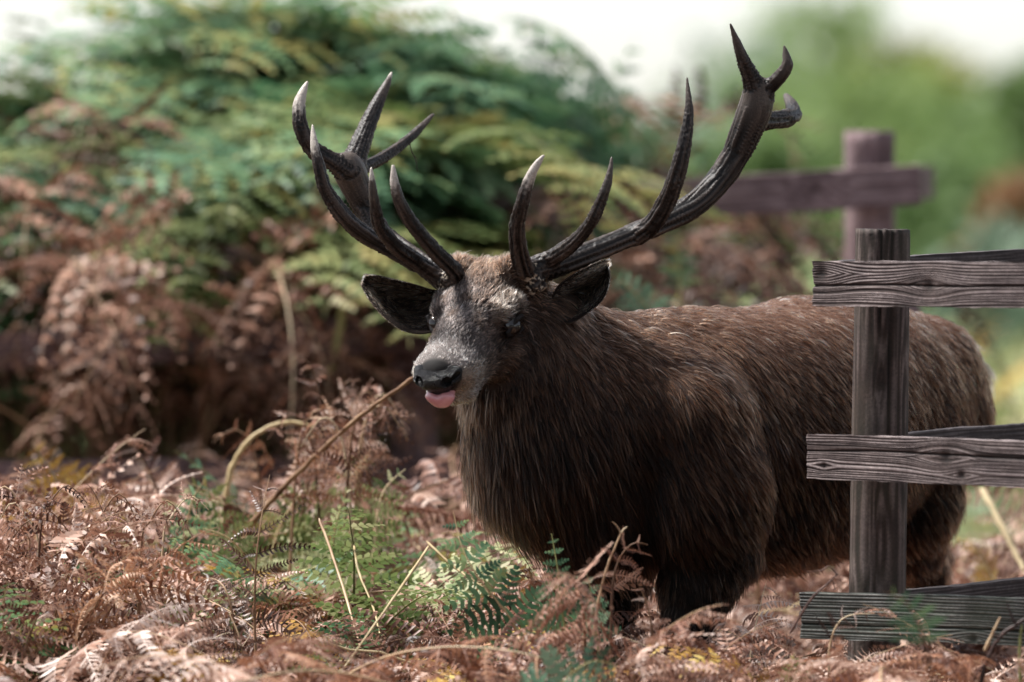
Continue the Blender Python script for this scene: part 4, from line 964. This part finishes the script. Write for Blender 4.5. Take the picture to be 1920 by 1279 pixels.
# ================================================================== distant trees and shrubs
def foliage_mat(name, a, b_, c): return leaf_mat(name, [(0,a),(.5,b_),(1,c)], .6, .35)
MT = {'green': foliage_mat('tree_green',(.10,.16,.06),(.17,.25,.09),(.26,.33,.12)), 'yellow': foliage_mat('tree_yellow',(.12,.13,.025),(.24,.24,.04),(.36,.32,.06)),  # tree leaf colours lightened to paint in distance haze
      'pale': foliage_mat('tree_pale',(.08,.13,.085),(.14,.21,.14),(.22,.28,.20)), 'rust': foliage_mat('shrub_rust',(.12,.06,.03),(.25,.13,.07),(.36,.22,.12))}
m_bark, nt, b = new_mat('bark'); b.inputs['Base Color'].default_value = (.06,.048,.04,1); b.inputs['Roughness'].default_value = .9
def tree(px, d, ytop, wpx, kind, label, seed, n=2600, leaf=.16, group=None, name='tree', ybase=None, trunk=True):
    rg = np.random.default_rng(seed); x = px_x(px,d); gz = float(ground_z(x,d)); top = z_of(ytop,d)-gz; w = wpx*d/F
    root = empty(name,(x,d,gz)); tag(root, label, name.split('_')[-1], group)
    lo = .25*top if trunk else .0
    h = np.linspace(0,top*.8,9); V,Q = tube(np.stack([.04*top*np.sin(h*1.3+seed),.03*top*np.cos(h+seed),h],1), np.linspace(.035*top,.006*top,9), 7)
    parts = [(V,Q)]; off = len(V)
    for k in range(8):
        z0 = rg.uniform(.3,.65)*top; a = rg.uniform(0,6.28); l = rg.uniform(.25,.5)*w
        t = np.linspace(0,1,5); p = np.stack([np.cos(a)*l*t, np.sin(a)*l*t, z0+l*.7*t],1); v,q = tube(p, np.linspace(.014*top,.004*top,5), 5); parts.append((v,q+off)); off += len(v)
    link('trunk', raw_mesh('trunk', np.concatenate([p[0] for p in parts]), quads=np.concatenate([p[1] for p in parts])), m_bark, root)
    nl = 55; c = np.stack([rg.normal(0,.36,nl)*w, rg.normal(0,.36,nl)*w, lo+(top-lo)*(.15+.82*rg.uniform(0,1,nl)**.9)],1)
    taper = np.clip(1.45-(c[:,2]-lo)/(top-lo),.4,1); c[:,:2] *= taper[:,None]; c[0] = (0,0,top*.95)
    r = rg.uniform(.06,.20,nl)*w*np.sqrt(taper)+.03*w
    c[:,2] = np.minimum(c[:,2], top-r*.8)
    i = rg.integers(nl,size=n); u = unit(rg.normal(size=(n,3))); p = c[i]+u*(r[i]*rg.uniform(.25,1.5,n))[:,None]; p[:,2] = np.maximum(p[:,2], .05)
    s = leaf*rg.uniform(.6,1.5,n)[:,None]; e1 = unit(rg.normal(size=(n,3))); e2 = unit(np.cross(e1,rg.normal(size=(n,3))))
    V = np.stack([p-e1*s,p-e2*s*.5,p+e1*s,p+e2*s*.5],1).reshape(-1,3); Q = np.arange(n*4).reshape(-1,4)
    me = raw_mesh('crown',V,quads=Q,smooth=False); attr_float(me,'var',np.repeat(np.clip(.5+.12*rg.normal(size=nl)[i]+rg.normal(0,.12,n),0,1),4)); me.materials.append(MT[kind])
    link('crown', me, None, root)
TG = 'trees beyond the meadow'
tree(1565, 150, 0, 360, 'green', 'tallest green tree beyond the meadow between the antler and the yellow tree', 1, 1000, .20, TG)
tree(1725, 140, 78, 240, 'yellow', 'yellow green tree topping the tree line beyond the meadow', 2, 1000, .17, TG)
tree(1840, 120, 170, 300, 'green', 'broad green tree right of the yellow tree beyond the meadow', 3, 1400, .16, TG)
tree(1960, 110, 110, 200, 'green', 'dark green tree at the end of the tree line beyond the meadow', 4, 1500, .15, TG)
tree(1400, 190, 120, 330, 'pale', 'thin pale tree seen behind the crown of the dark antler', 5, 650, .22, TG)
tree(1255, 200, 215, 330, 'pale', 'low pale tree beside the bracken bank beyond the meadow', 6, 800, .22, TG)
tree(1640, 130, 130, 360, 'green', 'round green tree behind the far fence post', 7, 1400, .16, TG)
tree(1470, 170, 70, 330, 'pale', 'pale green tree between the tallest tree and the dark antler crown', 8, 550, .22, TG)
tree(1800, 135, 120, 300, 'yellow', 'dull yellow tree just right of the yellow green tree', 9, 1000, .17, TG)
for k,(px,d,yt,wp,kd,lb) in enumerate([(1420,80,265,260,'green','dark green shrub behind the far fence rail beside the dark antler'),(1760,60,300,300,'green','green shrub right of the far fence post'),(1890,45,330,170,'rust','rusty brown shrub in front of the green trees'),
        (1860,40,430,230,'pale','pale green shrub beyond the near fence'),(1560,90,250,260,'green','green shrub left of the far fence post'),(1280,85,300,240,'pale','pale shrub beside the right end of the bracken bank'),(1960,50,400,200,'green','green shrub standing beside the rusty brown shrub')]):
    tree(px,d,yt,wp,kd,lb,40+k,1800,.07*d/50,'shrubs on the meadow','meadow_shrub',trunk=False)
# bracken scattered over the meadow, soft in the background
pp = {M_PALE: Pile(), M_YELLOW: Pile(), M_DEAD: Pile(), M_GREEN: Pile()}
rg = np.random.default_rng(77)
for i in range(150):
    d = rg.uniform(20.5,34); px = rg.uniform(1180,2000); mt = [M_PALE,M_YELLOW,M_DEAD,M_GREEN][int(rg.choice(4,p=[.36,.18,.18,.28]))]
    if px > 1780: mt = M_GREEN if rg.uniform() < .6 else M_PALE
    fr = green_low[int(rg.integers(6))]; s_ = rg.uniform(.8,1.5); x = px_x(px,d)
    pp[mt].put(fr, Matrix.Translation((x,d,float(ground_z(x,d)))) @ rot(rg.uniform(0,6.28)) @ Matrix.Scale(s_,4), rg.normal(0,.15))
for mt,nm,lb in ((M_PALE,'fading_bracken_growth','pale fading bracken scattered over the meadow'),(M_YELLOW,'yellow_bracken_growth','yellow bracken scattered over the meadow'),(M_DEAD,'rusty_bracken_growth','rusty dead bracken scattered over the meadow'),(M_GREEN,'green_bracken_growth','green bracken scattered over the meadow')):
    pp[mt].build(nm, mt, M_STEM, lb)

# a row of big dark trees behind the viewpoint: they keep the open sky off the side of things that faces us
MT['dark'] = foliage_mat('oak_foliage',(.015,.03,.012),(.03,.055,.02),(.05,.085,.03))
for k,(x,y,hh,ww) in enumerate([(-6,-17,10,9),(3,-20,11,10),(12,-15,10,9)]):
    d_ = 100.0; rg = np.random.default_rng(300+k)
    root = empty('oak_tree',(x,y,0)); tag(root, ['broad dark oak tree','tall dark oak tree','spreading dark oak tree','leaning dark oak tree','low dark oak tree'][k]+' on the open side of the clearing facing the stag', 'tree', 'oak trees facing the stag')
    h = np.linspace(0,hh*.7,8); V,Q = tube(np.stack([.2*np.sin(h*.5+k),.2*np.cos(h*.4),h],1), np.linspace(.4,.1,8), 9); link('trunk', raw_mesh('trunk',V,quads=Q), m_bark, root)
    nl = 34; c = np.stack([rg.normal(0,.26,nl)*ww, rg.normal(0,.2,nl)*ww, hh*(.15+.8*rg.uniform(0,1,nl))],1); r = rg.uniform(.10,.2,nl)*ww
    n = 7000; i = rg.integers(nl,size=n); p = c[i]+unit(rg.normal(size=(n,3)))*(r[i]*rg.uniform(.2,1.1,n))[:,None]; p[:,2] = np.maximum(p[:,2],.4)
    s_ = rg.uniform(.14,.3,n)[:,None]; e1 = unit(rg.normal(size=(n,3))); e2 = unit(np.cross(e1,rg.normal(size=(n,3))))
    me = raw_mesh('crown', np.stack([p-e1*s_,p-e2*s_*.6,p+e1*s_,p+e2*s_*.6],1).reshape(-1,3), quads=np.arange(n*4).reshape(-1,4), smooth=False); attr_float(me,'var',np.repeat(rg.uniform(.2,.8,n),4)); me.materials.append(MT['dark'])
    link('crown', me, None, root)
# ================================================================== single plants that stand out
def path(*p): return np.array([P(*q) for q in p])
TOCAM = unit((.1,-1.,.35))
def hero(name, pts, mat, smat, label, seed, group=None, stem=.35, npin=9, npul=12, width=.5, dead=True, plane=TOCAM, wmul=.225, rmul=1.0, sparse=0.0, jit=.3, cat='bracken'):
    w = path(*pts); w0 = w[0].copy(); fr = make_frond(seed, stem, .5, npin=npin, npul=npul, width=width, dead=dead, path=w-w0, plane=unit(np.asarray(plane)+np.random.default_rng(seed).normal(0,jit,3)), wmul=wmul, rmul=rmul, sparse=sparse)
    root = empty(name, tuple(w0)); tag(root, label, cat, group)
    st = raw_mesh('stalk', fr.stem[0], quads=fr.stem[1]); attr_float(st,'var',fr.stemvar); link('stalk', st, smat, root)
    for pv,pq,pt,pvar in fr.pin:
        me = raw_mesh('leaflet', pv, quads=pq, tris=pt, smooth=False); attr_float(me,'var',pvar); link('leaflet', me, mat, root)
    return root
HD = 'dead_bracken_frond'
hero(HD, [(486,1330,13.5),(478,1180,13.5),(480,1060,13.5),(492,960,13.52),(506,890,13.55)], M_DARKD, M_STEM, 'upright dark brown dead bracken frond with comb-like leaflets left of the stag', 501, stem=.35, npin=7, npul=17, width=.62, wmul=.17)
hero(HD, [(420,1360,13.4),(380,1260,13.4),(345,1170,13.42),(322,1120,13.45),(300,1090,13.5)], M_DEAD, M_STEM, 'pale dead bracken frond spread like a fan over the carpet below the dark upright frond', 502, stem=.40, npin=6, npul=17, width=.85, wmul=.16)
hero(HD, [(470,1400,13.35),(462,1280,13.35),(450,1200,13.36),(430,1150,13.4)], M_DARKD, M_STEM, 'short dark dead bracken frond with narrow leaflets below the pale fan shaped frond', 503, stem=.3, npin=6, npul=16, width=.62, wmul=.17)
hero(HD, [(455,1330,13.45),(440,1180,13.45),(425,1110,13.46),(400,1085,13.5),(370,1090,13.5)], M_DARKD, M_STEM, 'arched dark dead bracken frond beside the pale fan shaped frond', 504, stem=.45, npin=6, npul=15, width=.5, wmul=.18)
for k,(pts,lb) in enumerate([
   ([(240,1330,13.6),(190,1120,13.6),(130,1000,13.58),(80,950,13.55),(10,935,13.5)],'pinkish dead bracken frond crowning the heap in the left foreground'),
   ([(60,1340,13.5),(110,1130,13.5),(160,1010,13.52),(230,960,13.55),(300,985,13.55)],'curled dead bracken frond topping the foreground heap and leaning to the stag'),
   ([(20,1330,13.3),(60,1180,13.3),(110,1090,13.3),(170,1060,13.3)],'crumpled dead bracken frond on the flank of the foreground heap'),
   ([(300,1340,13.7),(250,1150,13.7),(215,1020,13.7),(180,930,13.7),(160,905,13.7)],'ragged dead bracken frond standing up out of the foreground heap'),
   ([(-40,1300,13.6),(-10,1100,13.6),(30,1000,13.6),(80,970,13.6),(130,1010,13.58)],'drooping dead bracken frond at the far edge of the foreground heap'),
   ([(150,1400,13.2),(190,1250,13.2),(240,1190,13.2),(300,1180,13.2)],'flattened dead bracken frond at the foot of the foreground heap')]):
    hero(HD, pts, M_DEAD, M_STEM, lb, 520+k, stem=.30, npin=10, npul=14, width=.52, jit=.7, wmul=.2)
hero(HD, [(1150,1330,13.2),(1146,1200,13.2),(1150,1090,13.2),(1166,1040,13.2),(1190,1018,13.2),(1215,1022,13.2)], M_DEAD, M_STEM, 'small pale dead bracken frond sticking up in front of the chest of the stag', 540, stem=.62, npin=5, npul=16, width=.62, wmul=.2)
hero(HD, [(1235,1330,13.2),(1226,1210,13.2),(1215,1140,13.2),(1195,1090,13.2)], M_DEAD, M_STEM, 'rusty dead bracken frond between the forelegs of the stag', 541, stem=.5, npin=6, npul=13, width=.6)
hero(HD, [(560,1000,15.0),(585,860,15.0),(600,760,15.0),(585,690,15.0),(560,668,14.95)], M_DEAD, M_STEM, 'tall curled dead bracken frond standing before the fence left of the muzzle', 542, stem=.3, npin=9, npul=10, width=.38, jit=.6, rmul=1.6)
hero(HD, [(700,1000,15.1),(690,880,15.1),(660,800,15.1),(640,740,15.1),(660,712,15.1),(676,760,15.1)], M_DEAD, M_STEM, 'hooked dead bracken frond beside the tall curled frond', 543, stem=.4, npin=8, npul=10, width=.30, jit=.6, rmul=1.5)
hero(HD, [(330,1050,15.3),(300,930,15.3),(260,850,15.3),(230,830,15.3),(200,880,15.3)], M_DEAD, M_STEM, 'pink drooping dead bracken frond behind the foreground heap', 544, stem=.3, npin=9, npul=10, width=.42, jit=.6, rmul=1.4)
hero(HD, [(1560,1330,13.2),(1555,1220,13.2),(1580,1160,13.2),(1640,1150,13.2)], M_DARKD, M_STEM, 'reddish dead bracken frond in front of the mossy bottom rail', 545, stem=.35, npin=7, npul=12, width=.45)
hr = np.random.default_rng(88)
for k in range(16):
    if k < 10: x0 = hr.uniform(500,740); d0 = hr.uniform(14.6,15.3); yt = float(np.interp(x0,[500,600,740],[790,690,760]))+hr.uniform(0,90); lb = 'tangled upright dead bracken frond of the tall clump beside the slanting stalk'; gp = 'upright dead fronds beside the slanting stalk'
    else: x0 = hr.uniform(20,330); d0 = hr.uniform(13.6,14.1); yt = hr.uniform(890,960); lb = 'tangled upright dead bracken frond on top of the foreground heap'; gp = 'upright dead fronds on the foreground heap'
    sd_ = hr.choice((-1,1)); p_ = [(x0,1120 if k < 10 else 1300,d0),(x0+sd_*10,(yt+1100)/2,d0),(x0+sd_*25,yt+40,d0),(x0+sd_*60,yt,d0),(x0+sd_*hr.uniform(90,130),yt+hr.uniform(20,80),d0)]
    hero(HD, p_, [M_DEAD,M_RUST,M_DEAD][k % 3], M_STEM, lb, 700+k, gp, stem=.42, npin=8, npul=12, width=.42, jit=.8, rmul=1.3)
GF = 'green_bracken_frond'
hero(GF, [(1020,1290,13.3),(960,1165,13.3),(905,1095,13.3),(868,1030,13.32),(850,960,13.35)], M_GREEN, M_PSTEM, 'fresh green bracken frond leaning to the mane from the dead carpet', 550, stem=.22, npin=8, npul=9, width=.40, dead=False, wmul=.34, jit=.2)
hero(GF, [(1075,1270,13.25),(1055,1150,13.25),(1046,1070,13.25),(1034,1000,13.27)], M_GREEN, M_GSTEM, 'narrow upright green bracken frond in front of the brisket of the stag', 551, stem=.30, npin=9, npul=7, width=.30, dead=False, wmul=.36, jit=.2)
hero(GF, [(1130,1290,13.3),(1118,1180,13.3),(1108,1110,13.3),(1100,1075,13.3)], M_GREENB, M_GSTEM, 'small cool green bracken tuft in front of the far foreleg', 552, stem=.4, npin=6, npul=8, width=.55, dead=False, wmul=.34)
hero(GF, [(960,1460,12.7),(1010,1340,12.7),(1060,1275,12.7),(1110,1240,12.7),(1160,1250,12.7)], M_GREENB, M_GSTEM, 'soft cool green bracken frond arching low over the carpet before the forelegs', 553, stem=.25, npin=11, npul=8, width=.55, dead=False, jit=.4)
hero(GF, [(960,1470,12.6),(1000,1360,12.6),(1050,1310,12.6),(1110,1300,12.6)], M_GREENB, M_GSTEM, 'low cool green bracken frond under the arching one before the forelegs', 554, stem=.25, npin=10, npul=8, width=.55, dead=False, jit=.4)
hero(GF, [(1475,1350,13.1),(1482,1270,13.1),(1490,1225,13.1)], M_GREENY, M_GSTEM, 'small bright green bracken tuft at the foot of the near post', 555, stem=.3, npin=6, npul=8, width=.7, dead=False)
hero(GF, [(1765,1420,12.0),(1750,1290,12.0),(1730,1190,12.0),(1700,1130,12.0),(1660,1110,12.0)], M_GREEN, M_STEM, 'blurred green bracken frond standing in front of the mossy bottom rail', 556, stem=.62, npin=6, npul=8, width=.5, dead=False)
for k,(pts,mt,lb) in enumerate([
   ([(330,1130,14.7),(345,1020,14.7),(360,940,14.7),(385,900,14.7)],M_GREEN,'green bracken frond rising behind the foreground heap'),
   ([(420,1130,14.9),(415,1000,14.9),(400,930,14.9),(350,905,14.9)],M_GREENY,'yellow green bracken frond rising behind the upright dark frond'),
   ([(560,1100,15.0),(590,980,15.0),(640,900,15.0),(700,850,15.0)],M_PALE,'pale fading bracken frond leaning to the muzzle of the stag'),
   ([(700,1100,14.8),(705,990,14.8),(720,920,14.8),(760,880,14.8)],M_PALE,'pale fading bracken frond standing below the muzzle of the stag'),
   ([(620,1120,14.6),(625,1020,14.6),(640,950,14.6),(655,910,14.6)],M_PALE,'small upright pale bracken frond below the curled dead frond'),
   ([(500,1100,14.9),(520,1000,14.9),(560,930,14.9),(600,910,14.9)],M_GREENY,'spreading yellow green bracken frond behind the dark upright frond'),
   ([(480,1120,14.4),(470,1060,14.4),(430,1010,14.4),(380,990,14.4)],M_PALE,'flat pale bracken frond behind the arched dark frond')]):
    hero('fading_bracken_frond' if mt is not M_GREEN else GF, pts, mt, M_PSTEM, lb, 570+k, stem=.2, npin=10, npul=8, width=.46, dead=False, jit=.5, rmul=1.3)
for k,(pts,lb) in enumerate([
   ([(140,1060,15.6),(125,960,15.6),(100,890,15.6),(60,830,15.6)],'golden yellow bracken frond behind the foreground heap'),
   ([(170,1080,15.5),(165,970,15.5),(150,900,15.5),(130,860,15.5)],'smaller golden bracken frond beside the golden yellow one'),
   ([(900,1190,14.4),(920,1120,14.4),(950,1080,14.4),(990,1070,14.4)],'orange yellow bracken frond under the mane of the stag'),
   ([(1010,1150,14.3),(1000,1090,14.3),(985,1050,14.3),(960,1030,14.3)],'small orange bracken frond under the mane of the stag'),
   ([(1870,1120,15.6),(1850,1060,15.6),(1820,1020,15.6),(1790,1010,15.6)],'yellow bracken frond behind the hind leg of the stag')]):
    hero('yellow_bracken_frond', pts, M_YELLOW, M_PSTEM, lb, 590+k, stem=.2, npin=9, npul=8, width=.52, dead=False, jit=.5, rmul=1.2)
hero(GF, [(1120,470,16.8),(1090,410,16.8),(1062,360,16.8),(1022,312,16.8)], M_GREENY, M_PSTEM, 'single yellow green bracken frond behind the pale brow tine', 600, stem=.2, npin=7, npul=6, width=.30, dead=False, rmul=1.6)
hero(GF, [(1240,640,16.5),(1215,580,16.5),(1180,540,16.5),(1140,505,16.5)], M_GREENB, M_GSTEM, 'pale green bracken frond behind the ear of the stag', 601, stem=.2, npin=8, npul=7, width=.5, dead=False)
hero(GF, [(1270,600,17.5),(1275,520,17.5),(1265,450,17.5),(1240,420,17.5)], M_GREEN, M_GSTEM, 'green bracken frond behind the back of the stag under the far rail', 602, stem=.3, npin=8, npul=7, width=.4, dead=False)

def stalk(pts, r, mat, label, var=.55, fork=None, group=None, name='dead_stalk', nodes=True):
    w = smooth_chain(path(*pts), 7); w0 = w[0].copy(); n = len(w); rg = np.random.default_rng(len(pts)*7+int(abs(pts[0][0])))
    w = w+rg.normal(0,r*.10,(n,3)); rr = np.linspace(r,r*.55,n)*(1+.25*(rg.uniform(size=n) > .8)); rr[0] *= .35; rr[-1] *= .3
    V,Q = tube(w-w0, rr, 7); me = raw_mesh('stalk',V,quads=Q); attr_float(me,'var',np.clip(var+np.repeat(rg.normal(0,.13,n),7)+rg.normal(0,.08,len(V)),0,1))
    if not fork: o = link(name, me, mat); o.location = tuple(w0); return tag(o, label, 'stalk', group)
    root = empty(name, tuple(w0)); tag(root, label, 'stalk', group); link('stem', me, mat, root)
    for f in fork:
        w = smooth_chain(path(*f),6); V,Q = tube(w-w0, np.linspace(r*.6,r*.25,len(w)), 6); me = raw_mesh('twig',V,quads=Q); attr_float(me,'var',np.full(len(V),var)); link('twig', me, mat, root)
    return root
stalk([(470,985,14.9),(525,922,14.8),(610,838,14.7),(690,770,14.6),(778,706,14.5)], .0075, M_STEM, 'long straight tan stalk slanting up to the muzzle of the stag', .62)
stalk([(420,1080,15.2),(424,930,15.2),(445,855,15.2),(490,808,15.2),(545,792,15.2),(605,806,15.2)], .0075, M_PSTEM, 'pale stalk bent over in an arch left of the slanting stalk', .8)
stalk([(598,972,14.0),(630,1060,13.9),(672,1200,13.7),(690,1290,13.6)], .0036, M_STEM, 'pinkish straight stalk standing in the carpet below the slanting stalk', .62)
stalk([(664,1020,14.1),(672,1070,14.0),(700,1140,13.9),(712,1190,13.8)], .0030, M_PSTEM, 'short cream stalk beside the pinkish straight stalk', .5)
stalk([(806,1022,13.5),(760,1090,13.4),(700,1175,13.3),(615,1295,13.2)], .0030, M_PSTEM, 'long thin straw stalk leaning across the carpet below the mane', .5)
stalk([(800,1015,13.5),(850,1062,13.45),(900,1098,13.4),(960,1150,13.35)], .0032, M_PSTEM, 'cream stalk meeting the long straw stalk at its top', .55)
stalk([(510,1100,14.4),(560,1075,14.4),(620,1058,14.4),(670,1052,14.4)], .0045, M_GSTEM, 'greenish stalk lying almost level in the carpet', .8)
stalk([(1108,1230,13.2),(1122,1130,13.2),(1140,1060,13.2),(1166,996,13.2)], .0034, M_STEM, 'thin forked straw twig standing in front of the brisket of the stag', .75, fork=[[(1164,1000,13.2),(1158,988,13.2),(1148,978,13.2)],[(1164,1000,13.2),(1170,992,13.2),(1176,988,13.2)]])
stalk([(1480,1190,13.15),(1520,1125,13.15),(1555,1092,13.15),(1572,1075,13.15)], .0030, M_DSTEM, 'thin reddish twig hooked over the end of the mossy bottom rail', .4, fork=[[(1570,1078,13.15),(1555,1062,13.15),(1540,1070,13.15),(1512,1072,13.15)],[(1562,1090,13.15),(1566,1106,13.15)]])
stalk([(1835,1300,12.9),(1850,1240,12.9),(1875,1195,12.9),(1915,1165,12.9),(1960,1140,12.9)], .0050, M_DSTEM, 'dark crooked thorny twig in front of the bottom rail', .25, fork=[[(1905,1172,12.9),(1895,1150,12.9),(1888,1130,12.9)],[(1875,1195,12.9),(1862,1190,12.9)],[(1850,1240,12.9),(1832,1262,12.9),(1822,1290,12.9)]])
stalk([(1846,1222,12.95),(1860,1190,12.95),(1876,1157,12.95)], .0038, M_STEM, 'short pale stick leaning on the thorny twig', .95)
stalk([(1915,1300,12.9),(1912,1230,12.9),(1916,1170,12.9)], .0040, M_GSTEM, 'green upright stalk beside the thorny twig', .4)
stalk([(1840,915,15.8),(1870,970,15.75),(1905,1040,15.7),(1930,1090,15.65)], .0085, M_PSTEM, 'thick pale stalk leaning behind the hind leg of the stag', .95)
stalk([(1800,930,16.2),(1760,990,16.2),(1740,1040,16.2)], .007, M_PSTEM, 'pale broken stalk behind the hind leg of the stag', .85)
stalk([(1424,1000,15.6),(1420,1060,15.6),(1424,1150,15.6)], .0085, M_STEM, 'blurred upright tan stalk under the belly of the stag', .75)
stalk([(1380,1020,15.7),(1440,1012,15.7),(1520,1030,15.7)], .007, M_STEM, 'blurred level tan stalk under the belly of the stag', .8)
for k,(pts,lb) in enumerate([([(455,430,17.9),(456,500,17.9),(450,560,17.9),(440,610,17.9)],'yellow green stalk hanging straight before the middle rail'),
   ([(560,440,17.8),(556,500,17.8),(530,560,17.8),(512,600,17.8)],'bent yellow green stalk hanging before the middle rail'),
   ([(645,540,17.6),(640,600,17.6),(630,650,17.6),(618,700,17.6)],'yellow green stalk crossing the middle rail near the muzzle'),
   ([(590,520,18.0),(585,560,18.0),(570,600,18.0)],'short yellow green stalk between the two hanging ones')]):
    stalk(pts, .011, M_GSTEM, lb, .75)

stalk([(768,268,14.22),(772,284,14.22),(778,296,14.215),(781,308,14.21),(783,322,14.21)], .0012, M_DSTEM, 'tiny dry twig dangling from a crown tine of the pale tipped antler', .3, fork=[[(776,292,14.218),(781,296,14.216),(784,304,14.214)]])
